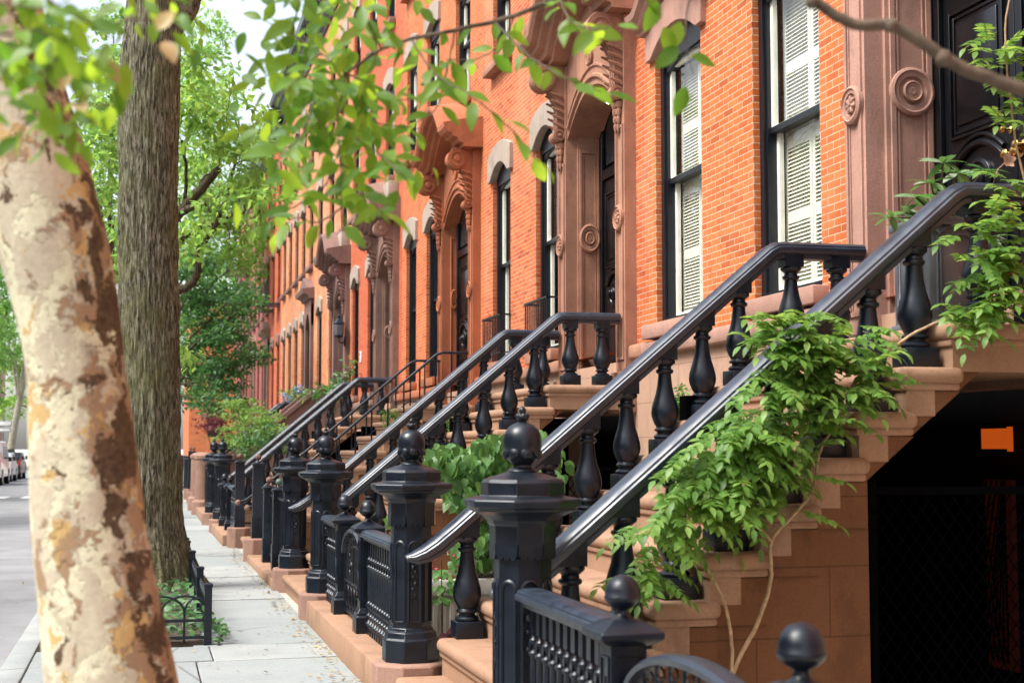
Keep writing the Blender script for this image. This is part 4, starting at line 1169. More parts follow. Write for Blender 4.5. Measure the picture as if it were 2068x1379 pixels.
def trunk_mesh(cs, seg, rows, fur, fz, amp, bumps=0., flare=None):
    """cs: list of (point, radius) from the ground up; furrowed by noise"""
    pts = smooth_path([c for c, r in cs], 8); rr = [v.x for v in smooth_path([Vector((r,0,0)) for c, r in cs], 8)]
    b = MB(); L = len(pts)-1; vs = []
    for j in range(rows+1):
        f = j/rows*L; i = min(int(f), L-1); t = f-i
        c = pts[i].lerp(pts[i+1], t); r = rr[i]+(rr[i+1]-rr[i])*t
        for k in range(seg):
            a = 2*math.pi*k/seg; ca, sa = math.cos(a), math.sin(a)
            nz = noise.noise(Vector((ca*fur, sa*fur, c.z*fz)))+.5*noise.noise(Vector((ca*fur*2.3, sa*fur*2.3, c.z*fz*2.2+9)))
            ridge = amp*(abs(nz)*2-.5)
            bb = bumps*noise.noise(Vector((ca*1.6+5, sa*1.6, c.z*2.)))
            fl = 0
            if flare:
                h = max(0., 1-c.z/flare[1]); fl = flare[0]*h*h*(1+.55*math.sin(a*4+1.1)+.3*math.sin(a*7))
            q = r*(1+ridge+bb)+fl
            vs.append((c.x+q*ca, c.y+q*sa, c.z))
    fs = [(j*seg+k, j*seg+(k+1)%seg, (j+1)*seg+(k+1)%seg, (j+1)*seg+k) for j in range(rows) for k in range(seg)]
    b.add(vs, fs+[tuple(rows*seg+k for k in range(seg))]); return b
def px_r(r, Y, px):
    phi = YAW+math.atan((px-1034)/FPX); return r*Y/math.cos(phi)*math.cos(phi-YAW)/FPX

# ------------------------------------------------------------------ sycamore in front
YS = 3.9
tr = thing('sycamore_tree', 'leaning sycamore with blotched cream and brown bark, nearest to the viewer', 'tree', (0.06, YS, -.02))
rows_ = [(1379,229,129),(1200,201,118),(1050,181,111),(900,166,104),(750,152,98),(620,132,103),(500,107,110),(400,84,110),(300,60,106),(200,33,102),(100,5,100),(0,-22,98),(-150,-60,94),(-400,-130,86),(-700,-200,76)]
cs = [(Vector((.075,YS,-.05)), .25), (Vector((.06,YS,.2)), .215)]+[(at(c, y, YS), px_r(r, YS, c)) for y, c, r in rows_]
b = trunk_mesh([(p-Vector((.06,YS,-.02)), r) for p, r in cs], 64, 220, 1.4, 1.6, .018, .05)
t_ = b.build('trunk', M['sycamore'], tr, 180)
rb = MB()
rb.ball((0,0,0), .045, 12); 
top_ = cs[-1][0]
lb = MB(); o0 = Vector((.06,YS,-.02))
for e in ((-1.4,.6,1.6),(.8,1.2,2.2),(-.3,-.9,2.0)):
    limb(lb, [top_-o0-Vector((0,0,.2)), top_-o0+Vector(e)*.4, top_-o0+Vector(e)], .07, .03)
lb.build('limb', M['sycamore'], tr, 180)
rb = None

# near leafy twigs: each is a hanging end of an overhead branch
def twig_leaves(fol, stem, pts, r, spacing, L, spread=.5, r1=None, up=Vector((0,0,1)), lw=.43, drop=.35):
    P = limb(stem, pts, r, r1 or r*.4, 6, 6, .002); acc = 0; side = 1
    for a, b_ in zip(P, P[1:]):
        acc += (b_-a).length
        if acc > spacing:
            acc = 0; t = (b_-a).normalized(); side = -side
            s = t.cross(Vector((0,0,1)))
            if s.length < .05: s = Vector((1,0,0))
            s.normalize()
            d = (t*.55+s*side*rnd.uniform(.5,1.1)+rv()*spread+Vector((0,0,-drop))).normalized()
            nn = (Vector((rnd.uniform(-.5,.5), -.75, .55))+rv()*.55).normalized()
            l = L*rnd.uniform(.7,1.2)
            leaf(fol, b_+d*.012, d, nn, l, l*lw*rnd.uniform(.85,1.1), rnd.uniform(.05,.4), rnd.uniform(.1,.35), OVAL, .03)
    return P
def pxs(lst, Y, dy=0.): return [at(x, y, Y+dy*i) for i, (x, y) in enumerate(lst)]
o = thing('elm_branch', 'hanging leafy branch in front of the orange facades, top centre', 'branch', at(1130,-60,3.9))
fol, stem = MB(), MB(); L = .080
main = [[(1240,-60),(1130,-8),(1040,32),(920,62),(830,80),(770,100),(700,150)],[(700,150),(640,190),(570,230),(490,260)],[(700,150),(682,230),(688,330),(690,420),(690,470)],
 [(690,260),(750,300),(800,340),(822,365)],[(700,150),(650,110),(590,70),(530,40)],[(688,330),(640,390),(570,430),(505,465)],[(830,80),(880,150),(960,200),(1030,260),(1090,330)],
 [(1000,45),(1070,115),(1150,160),(1215,185)],[(920,62),(900,150),(880,220),(820,260)],[(700,150),(720,220),(770,250),(850,260)],[(640,190),(610,270),(570,310),(550,350)],[(770,100),(740,40),(700,0),(660,-40)],[(650,110),(600,120),(550,150),(500,170)],
 [(690,420),(640,450),(600,440),(560,470)],[(1130,-8),(1150,40),(1200,60),(1240,50)],[(700,150),(750,170),(790,200),(830,200)],[(682,230),(640,250),(600,300),(610,350)],[(590,70),(600,20),(620,-30)],[(690,380),(740,400),(770,430)],[(1040,32),(1010,90),(960,120),(900,120)],[(688,330),(730,350),(780,330)],[(640,190),(620,150),(580,180),(540,220)]]
for i, l in enumerate(main):
    Y = 3.75+.35*math.sin(i*1.7) if i else 3.8
    a = l[0]
    pts = [at(x, y, 3.8+(Y-3.8)*min(1, k/2)) for k, (x, y) in enumerate(l)]
    twig_leaves(fol, stem, pts, .0085 if i == 0 else .0032, .06 if i == 0 else .031, L, r1=.004 if i == 0 else .0012)
for _ in range(270):
    x, y = rnd.gauss(670,85), rnd.gauss(170,120)
    if y > 480: continue
    d = rv(); leaf(fol, at(x,y,3.5+rnd.random()*.7), d+Vector((0,0,-.4)), Vector((rnd.uniform(-.6,.6),-.7,.6)).normalized(), L*rnd.uniform(.6,1.05), L*.42, .2, .25, OVAL, .03)
fol.v = [tuple(Vector(v)-o.location) for v in fol.v]; stem.v = [tuple(Vector(v)-o.location) for v in stem.v]
fol.build('foliage', M['elm'], o, 180, fix=False); stem.build('stem', M['twig'], o, 60)

o = thing('elm_branch', 'blurred leafy branch hanging before the sycamore trunk, top left', 'branch', at(100,-60,2.7))
fol, stem = MB(), MB()
main = [[(-60,-40),(40,40),(110,120),(160,210),(150,290)],[(-40,60),(40,110),(90,200),(100,300)],[(40,-40),(130,20),(200,60),(240,90)],[(110,120),(180,120),(230,150),(235,195)],[(200,60),(270,40),(330,50),(360,110)],
 [(-60,-10),(20,10),(90,20),(160,-10)],[(90,200),(60,240),(40,280)],[(160,210),(200,215),(240,205)],[(-60,100),(-10,130),(30,170)],[(130,20),(120,80),(150,140)],[(240,-40),(280,-10),(300,15),(370,30)],[(-40,60),(20,70),(70,60),(130,90)],[(110,120),(90,160),(120,210),(130,260)],[(270,-50),(320,-20),(380,35)]]
for i, l in enumerate(main):
    twig_leaves(fol, stem, [at(x, y, 2.7+.25*math.sin(i*2.1)) for x, y in l], .003, .022, .062, r1=.001)
for _ in range(70):
    x, y = rnd.gauss(90,75), rnd.gauss(130,80)
    leaf(fol, at(x,y,2.5+rnd.random()*.5), rv()+Vector((0,0,-.5)), Vector((rnd.uniform(-.5,.5),-.7,.6)).normalized(), .066*rnd.uniform(.8,1.1), .034, .2, .25, OVAL, .03)
fol.v = [tuple(Vector(v)-o.location) for v in fol.v]; stem.v = [tuple(Vector(v)-o.location) for v in stem.v]
fol.build('foliage', M['elm'], o, 180, fix=False); stem.build('stem', M['twig'], o, 60)
br = MB()
for q in ((150,140),(175,225),(205,120),(318,62),(330,85)):
    leaf(br, at(q[0],q[1],2.55), rv()+Vector((0,0,-.3)), Vector((0,-.8,.5)), .05, .03, .3, .3)
br.v = [tuple(Vector(v)-o.location) for v in br.v]; br.build('withered_leaves', M['litter'], o, 180, fix=False)

YB = 2.6
o = thing('bare_branch', 'thick bare brown branch slanting across the pink stone pilaster, top right', 'branch', at(2150,215,YB))
fol, stem = MB(), MB()
limb(stem, [at(x,y,YB+.1*k/8) for k, (x,y) in enumerate([(2240,240),(2150,215),(2068,182),(2000,160),(1925,128),(1860,85),(1800,52),(1735,52),(1685,30),(1640,-5),(1610,-60)])], .0165, .0105, 12, 6, .0012)
stem.ball(at(1905,118,YB+.05), .019, 10); stem.ball(at(1800,52,YB+.07), .0165, 10); stem.ball(at(1640,5,YB+.1), .015, 10)
limb(stem, [at(1610,-60,YB+.1), at(1500,-50,YB+.6), at(1400,-10,YB+.9), at(1385,80,YB+.9), at(1400,150,YB+.9)], .004, .001, 6)
for x, y, a, b_ in ((1375,60,-.3,-1),(1395,130,.9,-.15),(1385,190,-.25,-1),(1370,110,-.6,-.7),(1330,20,-.2,-.6),(1340,70,.3,-.8),(1300,5,.5,-.5)):
    leaf(fol, at(x,y-15,YB+.9), Vector((a,0.1,b_*.8)), Vector((rnd.uniform(-.3,.3),-.8,.45)), .085, .045, .15, .2, OVAL, .03)
fol.v = [tuple(Vector(v)-o.location) for v in fol.v]; stem.v = [tuple(Vector(v)-o.location) for v in stem.v]
fol.build('foliage', M['elm'], o, 180, fix=False); stem.build('stem', M['twig'], o, 60)

# ------------------------------------------------------------------ big trunk with its pit
YT = 17.; tb = Vector((.08, YT, 0))
tr = thing('oak_tree', 'tall straight tree with furrowed mossy bark standing in the fenced pit', 'tree', tb)
rows_ = [(1120,305,66),(1050,304,62),(900,303,60),(700,301,58.5),(400,299,58),(150,303,58.5),(0,312,54),(-150,318,46),(-330,326,38)]
cs = [(Vector((.10,YT,-.03)), .43),(Vector((.10,YT,.12)), .40)]+[(at(c,y,YT), px_r(r,YT,c)) for y, c, r in rows_]
b = trunk_mesh([(p-tb, r) for p, r in cs], 190, 460, 9.5, 1.8, .062, .03, (.17,.9))
b.build('trunk', M['oakbark'], tr, 180)
lb = MB(); P0 = at(335,60,YT)-tb
limb(lb, [P0, at(372,20,YT)-tb, at(388,-20,YT)-tb, at(420,-120,YT-.3)-tb, at(520,-260,YT-.5)-tb], .17, .10, 16, 6, .006)
lb.build('limb', M['oakbark'], tr, 180)
pit = MB().box(-.62,.5,12.05,18.2,-.12,.035); o = pit.build('tree_pit_soil', M['soil']); tag(o, kind='structure')
gd = thing('tree_guard', 'low black hooped fence around the pit of the tall tree', 'tree guard', (-.04, 15.1, 0))
def hoops(n, L, h=.36):
    b = MB(); s = L/n
    for k in range(n+1): b.tube([(0,k*s,.03),(0,k*s,h-.10)], .010, 6)
    for k in range(n-1):
        b.tube([(0,(k+1)*s+s*math.cos(math.pi*i/10)*1.0,h-.10+.14*math.sin(math.pi*i/10)) for i in range(11)], .009, 6)
    for e in (0, n-1): b.tube([(0,e*s+s/2+s/2*math.cos(math.pi*i/10),h-.10+.12*math.sin(math.pi*i/10)) for i in range(11)], .009, 6)
    b.box(-.008,.008,0,L,.19,.213); b.box(-.0081,.0081,0,L,.055,.078); return b
for y in (12.05, 13.75, 15.9, 17.6, 18.15):
    MB().sq([(.030,0),(.030,.47),(.036,.475),(.036,.492),(.02,.50)],(.58,y-15.1,0)).build('post', M['iron'], gd, 30)
for y in (12.05, 18.15): MB().sq([(.030,0),(.030,.47),(.036,.475),(.036,.492),(.02,.50)],(-.54,y-15.1,0)).build('post', M['iron'], gd, 30)
for (y0, L, x) in ((12.05,1.7,.58),(13.75,2.15,.58),(15.9,1.7,.58)):
    hoops(int(L/.19), L).build('hoop_panel', M['iron'], gd, 60, loc=(x, y0-15.1, 0))
for y in (12.05, 18.15):
    b = hoops(6, 1.12); b.xf(Matrix.Rotation(R(-90),4,'Z')); b.build('hoop_panel', M['iron'], gd, 60, loc=(-.54, y-15.1, 0))
iv = MB()
for _ in range(900):
    x, y = rnd.uniform(-.55,.56), rnd.uniform(12.1,18.1)
    if y > 13.7 and rnd.random() < .4: continue
    if (x-.1)**2+(y-17)**2 < .5: continue
    z = rnd.uniform(.05,.26)*(1 if y < 13.6 else .7); l = rnd.uniform(.05,.085)
    d = Vector((rnd.uniform(-1,1),rnd.uniform(-1,1),rnd.uniform(-.5,.3)))
    leaf(iv, Vector((x,y,z)), d, Vector((rnd.uniform(-.6,.6),rnd.uniform(-.9,.3),.8)), l, l*.95, .15, .12, HEART)
for _ in range(60):
    x, y = rnd.uniform(.56,.72), rnd.uniform(12.0,13.2); l = rnd.uniform(.04,.07)
    leaf(iv, Vector((x,y,rnd.uniform(.02,.12))), rv()+Vector((.5,-.3,0)), Vector((.2,-.4,.9)), l, l*.95, .15, .12, HEART)
o = iv.build('ivy_ground_cover', M['ivy'], None, 180, fix=False); tag(o, 'ivy covering the soil inside the low hooped fence', kind='stuff')
pn = thing('pansy', 'small purple flower in the ivy behind the low hooped fence', 'flower', (-.27, 12.6, .05))
s = MB(); s.tube([(0,0,0),(.01,0,.2),(0,0,.36)], .004, 6); s.build('stem', M['ivy'], pn)
p = MB()
for k in range(5):
    a = k*2*math.pi/5; leaf(p, Vector((0,-.01,.36)), Vector((math.cos(a),-.2,math.sin(a))), Vector((0,-1,.2)), .042, .04, .1, .1)
p.build('petals', M['purple'], pn, 180, fix=False)

# ------------------------------------------------------------------ younger tree whose limbs show right of the big trunk
YL = 22.; tb = Vector((.02, YL, 0))
tr = thing('ash_tree', 'young tree with dark crooked limbs reaching out right of the tall trunk', 'tree', tb)
tk = MB(); limb(tk, [(0,0,-.05),(.02,0,1.5),(.05,.1,3.2),(.1,.1,4.6),(.05,0,6.6),(.1,0,9.)], .13, .05, 12, 5, .008); tk.build('trunk', M['bark'], tr, 180)
def lp(l, dy): return [at(x,y,YL+dy*k/len(l))-tb for k, (x,y) in enumerate(l)]
for l, r0, r1, dy in (([(300,520),(350,445),(395,395),(420,365),(443,340)],.10,.05,-.6),([(300,500),(355,440),(385,420),(412,412)],.065,.045,-.9),([(310,640),(352,592),(385,575),(399,545),(402,505),(430,465),(448,420),(462,380),(478,310),(482,245)],.075,.012,-.4),
      ([(300,560),(360,490),(400,460),(440,450),(475,430),(486,420)],.05,.02,.4),([(470,425),(488,432),(495,420),(480,400)],.02,.01,.2),([(372,420),(376,350),(370,300),(368,285)],.03,.02,-.6),([(412,412),(440,440),(460,460),(465,482)],.025,.008,-.9),([(395,395),(410,360),(440,335),(455,250),(470,170)],.02,.006,.6),([(478,330),(520,310),(560,285)],.012,.004,.2),([(362,400),(366,460),(372,500),(362,560)],.012,.004,-.3)):
    b = MB(); limb(b, lp(l, dy), r0, r1, 9, 5, .01); b.build('limb', M['bark'], tr, 180)
fo = MB()
for x, y, rx, ry, n in ((440,190,80,60,360),(430,260,75,50,360),(500,300,60,50,260),(400,330,50,60,230),(480,380,70,40,190),(540,400,40,70,170),(380,200,40,120,260),(215,380,50,150,420),(205,230,50,120,330),(390,470,40,50,110),(380,720,30,30,70),(420,430,50,60,90),(380,100,40,90,220),(230,520,40,90,160),(520,240,40,50,140)):
    c = at(x, y, YL+rnd.uniform(-1.5,1.5))-tb; s = YL/FPX
    crown(fo, c, (rx*s,.8,ry*s), n, .135, .24, 11, .55, 'leaf', .1, .2)
fo.build('foliage', M['crown_bright'], tr, 180, fix=False)

# ------------------------------------------------------------------ trees further off
def tree(name, label, x, Y, mat, crowns, th, tr_r=.16, bark='bark', group='street trees further off', lean=0., kind='quad', per=26, flat=.6, hollow=.3):
    b = Vector((x, Y, 0)); t = thing(name, label, 'tree', b, 0, group)
    k = MB(); limb(k, [(0,0,-.1),(lean*.3,0,th*.35),(lean*.7,.1,th*.7),(lean,.1,th)], tr_r, tr_r*.45, 10, 5, .01)
    for (px, py, dY, rx, ry, n, L, cl) in crowns:
        c = at(px, py, Y+dY)-b
        limb(k, [(lean*.5,0,th*.5), Vector((lean*.6,0,th*.62)).lerp(c, .4), c], tr_r*.4, .02, 6, 4, .02)
    k.build('trunk', M[bark], t, 180)
    f = MB()
    for (px, py, dY, rx, ry, n, L, cl) in crowns:
        s = px_r(1, Y+dY, px); c = at(px, py, Y+dY)-b
        crown(f, c, (rx*s, max(.8, rx*s*.8), ry*s), int(n*1.35), L, cl, per, flat, kind, hollow)
    f.build('crown', M[mat], t, 180, fix=False); return t
tree('maple_tree', 'dark fine-leaved maple leaning over the sidewalk before the dusky red houses', -.1, 42, 'crown_dark', [(430,640,0,75,75,1500,.15,.42),(470,700,-1,55,60,1100,.15,.4),(400,730,0,50,60,900,.15,.42),(470,600,1,55,40,700,.15,.4),(400,560,0,50,60,800,.15,.4),(440,770,-1,55,35,700,.15,.35),(505,610,-1,35,25,260,.14,.3),(520,720,-1,22,20,160,.14,.28),(385,650,1,35,80,600,.15,.4),(440,815,-2,40,30,500,.14,.35),(385,800,0,28,40,260,.14,.3)], 5.2, .14, per=30, flat=.42)
tree('elm_tree', 'bright backlit tree filling the gap between tall trunk and row houses', -.4, 58, 'crown_bright', [(420,470,0,75,120,1700,.26,.6),(500,520,2,55,70,800,.24,.55),(480,330,4,80,90,1300,.26,.65),(390,250,0,70,130,1300,.28,.65),(530,420,5,45,80,700,.24,.55),(420,130,3,50,110,700,.28,.65),(545,300,9,40,90,500,.26,.6)], 9, .2)
tree('elm_tree', 'bright green tree seen between blotched trunk and tall trunk', -1.1, 48, 'crown_bright', [(200,330,0,80,110,1500,.24,.55),(190,520,2,80,110,1500,.24,.55),(220,180,0,60,100,800,.26,.55),(150,700,0,60,90,700,.22,.5),(225,650,3,50,110,800,.22,.5),(230,60,4,40,80,350,.26,.5)], 9, .2)
tree('elm_tree', 'distant mid-green tree over the end of the sidewalk', -.6, 88, 'crown_mid', [(380,600,0,70,110,1300,.34,.8),(430,500,2,60,90,900,.34,.8),(340,760,0,60,60,500,.3,.7),(400,400,4,60,100,800,.36,.9),(460,560,6,50,80,600,.34,.8)], 11, .22)
tree('plane_tree', 'pale leaning trunk beyond the white van with light leaves', -8.9, 104, 'crown_mid', [(10,610,0,60,60,900,.36,.9),(-30,520,0,70,80,800,.36,.9),(60,540,0,60,90,900,.36,.9),(20,700,-2,45,40,400,.34,.8)], 9, .28, 'palebark', lean=1.3)
tree('plane_tree', 'brown trunk right of the white van, before the distant buildings', -7.9, 112, 'crown_bright', [(40,720,0,30,60,500,.34,.7),(80,620,0,60,90,900,.36,.9),(100,800,0,30,40,250,.34,.7),(40,800,2,30,40,420,.3,.7),(10,830,3,30,26,260,.3,.6),(60,740,0,30,50,420,.32,.7),(25,690,0,40,50,500,.34,.7)], 8, .22, 'bark', lean=.3)
tree('plane_tree', 'tree with dark foliage at the left edge across the street', -9.2, 84, 'crown_mid', [(-30,760,0,40,70,700,.3,.7),(0,660,2,40,50,500,.3,.7),(-60,600,0,60,90,700,.34,.8)], 8, .22, 'palebark', lean=.6)

# ------------------------------------------------------------------ garden plants
def shrub(name, label, cat, base, ells, mat, L, kind='quad', per=18, cl=.16, flat=.6, stems=5, group=None, bark='twig', hollow=.15):
    base = Vector(base); t = thing(name, label, cat, base, 0, group)
    s = MB(); f = MB()
    for (c, rad, n) in ells:
        c = Vector(c)-base
        crown(f, c, rad, n, L, cl, per, flat, kind, hollow)
        for k in range(stems):
            q = c+Vector((rv().x*rad[0]*.6, rv().y*rad[1]*.6, rad[2]*rnd.uniform(-.2,.6)))
            limb(s, [(rnd.uniform(-.04,.04),rnd.uniform(-.04,.04),-.02), Vector((c.x*.4,c.y*.4,max(.05,c.z*.45))), q], .014, .004, 6, 4)
    s.build('stem', M[bark], t, 60); f.build('foliage', M[mat], t, 180, fix=False); return t
def E(px, py, Y, rx, ry, n, dep=None):
    s = px_r(1, Y, px); return (at(px,py,Y), (rx*s, dep or rx*s*.8, ry*s), n)
def B(px, Y, z=0.0):
    p = at(px, 900, Y); return (p.x, Y, z)
shrub('japanese_maple', 'spreading light green maple shrub behind the pair of distant newel posts', 'shrub', B(515,34.), [E(500,835,34,70,22,620),E(520,862,33.5,60,22,480),E(455,880,33.5,40,24,320),E(560,868,33.6,32,18,220),E(480,815,34.2,40,14,240),E(500,895,33,50,20,280)], 'maple_green', .085, 'fan', 14, .28, .25)
shrub('japanese_maple', 'dark red maple shrub left of the light green one', 'shrub', B(445,39.), [E(440,845,39,38,14,300),E(450,868,38.6,40,16,300),E(425,858,39,25,14,180)], 'maple_red', .09, 'fan', 14, .26, .25)
shrub('ivy_shrub', 'dark leafy shrub below the light green maple', 'shrub', B(520,32.), [E(520,895,32,55,28,520),E(560,880,32,28,30,240)], 'crown_dark', .1, 'leaf', 14, .2)
shrub('leafy_shrub', 'tall leafy shrub above the far pair of thick handrails', 'shrub', B(690,30.9), [E(690,770,30.9,18,26,110),E(672,800,30.9,36,24,230),E(705,745,30.9,10,22,40),E(640,800,30.9,22,14,70)], 'glossy', .12, 'leaf', 9, .18)
shrub('boxwood_shrub', 'small round shrub between thin railing and thick far handrails', 'shrub', B(792,21.3,.0), [E(790,850,21.3,22,26,260)], 'crown_mid', .055, 'quad', 14, .1)
shrub('boxwood_shrub', 'small shrub peeking under the left thick handrail of the scrolled doorway', 'shrub', B(905,18.), [E(905,862,18.,20,24,240)], 'crown_mid', .05, 'quad', 14, .1)
shrub('boxwood_shrub', 'rounded shrub under the shuttered windows behind the nearest far-side handrail', 'shrub', B(1362,10.4), [E(1362,815,10.4,34,40,520)], 'crown_mid', .04, 'leaf', 14, .08)
shrub('hydrangea', 'shrub with bluish flower heads on the solid stoop wall', 'shrub', B(590,36.5,2.), [E(600,795,36.6,26,12,160)], 'crown_mid', .11, 'leaf', 10, .2, stems=2)
hy = bpy.data.objects['hydrangea']; hb = MB()
for px, py in ((575,800),(598,790),(606,785),(585,806)):
    c = at(px,py,36.4)-Vector(hy.location)
    hb = MB()
    for _ in range(40):
        v = rv(); quadleaf(hb, c+v*.10, rv(), v, .05, .045)
    hb.build('flower_head', M['bluepetal'], hy, 180, fix=False)
# heart-leaved shrub in a ribbed planter
pb = thing('planter_box', 'ribbed pale concrete planter behind the nearest stoop post pair', 'planter', (2.75, 10.75, 0))
b = MB(); b.rbox(-.80,.80,-.42,.42,.52,.64,.02); b.rbox(-.76,.76,-.38,.38,0,.53,.015)
for k in range(24): b.rbox(-.75+k*.063,-.71+k*.063,-.395,-.37,.05,.50,.008,1)
for k in range(12): b.rbox(-.775,-.75,-.36+k*.063,-.32+k*.063,.05,.50,.008,1)
b.build('box', M['concrete'], pb)
MB().box(-.72,.72,-.34,.34,.60,.645).build('soil', M['soil'], pb)
hs = thing('heart_leaf_shrub', 'shrub with overlapping heart-shaped leaves growing in the ribbed planter', 'shrub', (2.75,10.75,.62))
s, f = MB(), MB(); hb0 = Vector((2.75,10.75,.62))
for px, py, rx, ry, n in ((920,935,55,45,75),(985,930,50,45,70),(960,1000,70,50,110),(985,1080,55,70,130),(940,1110,45,40,50),(1000,900,40,25,36),(1095,915,40,45,50),(1120,950,28,45,30),(1030,970,50,60,70),(880,925,25,30,22),(800,1050,30,14,12)):
    s_ = px_r(1,10.75,px)
    for _ in range(int(n*1.6)):
        v = rv()*(rnd.random()**.4); c = at(px+v.x*rx, py-v.z*ry, 10.5+v.y*.3)-hb0
        l = rnd.uniform(.055,.105)
        leaf(f, c, Vector((rnd.uniform(-.9,.9),rnd.uniform(-.6,.3),-.8)), (Vector((-.15,-.55,.75))+rv()*.6), l, l*.85, rnd.uniform(.1,.4), rnd.uniform(.15,.4), HEART)
    pass; limb(s, [(rnd.uniform(-.4,.4),-.1,0),(at(px,py+30,10.7)-hb0)*.6, at(px,py,10.7)-hb0], .008, .003, 6)
s.build('stem', M['twig'], hs, 60); f.build('foliage', M['heart'], hs, 180, fix=False)
hc = thing('heuchera', 'low plant with reddish leaves beside the loose lower baluster', 'plant', (2.35,9.75,0))
f = MB()
for _ in range(120):
    v = rv(); c = Vector((v.x*.34, v.y*.2, .26+v.z*.14)); l = rnd.uniform(.05,.09)
    leaf(f, c, Vector((v.x,-.3,v.z*.3-.2)), Vector((v.x*.3,-.6,.8)), l, l*.9, .2, .15, HEART)
f.build('foliage', M['maple_red'], hc, 180, fix=False)
s = MB()
for k in range(6): s.tube([(0,0,0),(.1*math.cos(k),.06*math.sin(k),.2),(.22*math.cos(k),.12*math.sin(k),.34)], .004, 5)
s.build('stem', M['twig'], hc)
bg = thing('begonia', 'small plant with pink flowers in front of the ribbed planter', 'plant', (2.08,10.1,0))
f, p = MB(), MB()
for _ in range(90):
    v = rv(); c = Vector((v.x*.14, v.y*.12, .62+v.z*.12)); l = rnd.uniform(.04,.07); leaf(f, c, Vector((v.x,-.3,-.2)), Vector((v.x*.3,-.6,.8)), l, l*.7, .2, .15)
for _ in range(30):
    v = rv(); c = Vector((v.x*.12-.02, -.1+v.y*.06, .78+v.z*.12)); quadleaf(p, c, rv(), Vector((0,-1,.3)), .025, .025)
s = MB(); s.tube([(0,0,0),(0,0,.6)], .008, 5).tube([(0,0,.5),(-.03,-.1,.82)], .004, 5).build('stem', M['twig'], bg)
f.build('foliage', M['heart'], bg, 180, fix=False); p.build('petals', M['pinkpetal'], bg, 180, fix=False)

# planter with glossy plant on the near landing
zp = thing('zinc_planter', 'grey metal planter with chamfered panels on the nearest landing', 'planter', (4.27, 7.08, 2.23))
b = MB(); b.rbox(-.185,.185,-.185,.185,.02,.58,.02); b.rbox(-.205,.205,-.205,.205,.57,.62,.012); b.rbox(-.2,.2,-.2,.2,0,.05,.012)
for r0 in (.13,.11):
    oc = [(-r0,-.20),(-r0+.06,-.25),(r0-.06,-.25),(r0,-.20),(r0,.2),(r0-.06,.25),(-r0+.06,.25),(-r0,.2)]
    for k in range(4):
        st = len(b.v); b.tube([(x,-.187,.31+z*(r0/.13)) for x, z in oc+[oc[0],oc[1]]], .007, 6); b.xf(Matrix.Rotation(R(90)*k,4,'Z'), st)
b.build('body', M['zinc'], zp); MB().box(-.17,.17,-.17,.17,.55,.59).build('soil', M['soil'], zp)
gp = thing('rhododendron', 'glossy large-leaved plant in the grey metal planter at the black door', 'plant', (4.27,7.08,2.80))
f, s = MB(), MB(); g0 = Vector((4.27,7.08,2.80))
for px, py in ((1905,330),(1850,400),(1800,440),(1880,370),(1830,430),(1935,350),(1860,450),(1920,390),(1970,400),(1990,345),(1900,420),(2030,440),(2000,480)):
    c = at(px, py, 6.95+rnd.uniform(-.12,.2))-g0
    limb(s, [(0,0,0), c*.5+Vector((0,0,.03)), c], .009, .004, 6)
    for k in range(9):
        a = k*2.4; d = Vector((math.cos(a), math.sin(a)*.8, rnd.uniform(-.35,.55))); l = rnd.uniform(.10,.16)
        leaf(f, c, d, (Vector((0,-.35,1))+rv()*.35), l, l*.36, .3, .2, OVAL)
s.build('stem', M['twig'], gp, 60); f.build('foliage', M['glossy'], gp, 180, fix=False)
p = MB(); c = at(2034,325,6.9)-g0
for k in range(5):
    a = k*2*math.pi/5+.3; leaf(p, c, Vector((math.cos(a),-.35,math.sin(a))), Vector((0,-1,.1)), .05, .04, -.2, .1)
p.tube([c, c+Vector((-.06,0,-.05)), c+Vector((-.09,.02,-.16))], .003, 5)
p.build('flower', M['petal'], gp, 180, fix=False)

# ------------------------------------------------------------------ wisteria over the near balustrade
ws = thing('wisteria', 'wisteria with feathered leaves and two bare stems climbing the nearest stoop', 'vine', at(1475,1400,6.40))
w0 = Vector(ws.location)
for l, r0, r1 in (([(1478,1470),(1470,1390),(1500,1315),(1528,1262),(1556,1175),(1558,1092),(1600,1042),(1640,990),(1658,905),(1700,840),(1720,780)],.0125,.006),([(1485,1470),(1478,1380),(1478,1300),(1462,1215),(1425,1140),(1398,1082),(1388,1000),(1392,930)],.010,.005),([(1558,1092),(1532,1060),(1520,1000),(1500,930)],.008,.004),([(1640,990),(1560,940),(1480,900),(1420,950),(1330,1040),(1290,1120)],.006,.003),([(1720,780),(1820,690),(1920,640),(2040,610),(2100,560)],.008,.004),([(1700,840),(1640,760),(1560,700),(1500,690)],.006,.003),([(2110,500),(2060,330),(2040,200),(2030,60),(2050,-60)],.006,.004)):
    b = MB(); limb(b, [at(x,y,6.40-.012*math.sin(k*2.))-w0 for k, (x,y) in enumerate(l)], r0, r1, 9, 6, .002); b.build('stem', M['vinebark'], ws, 180)
f = MB(); tw = MB()
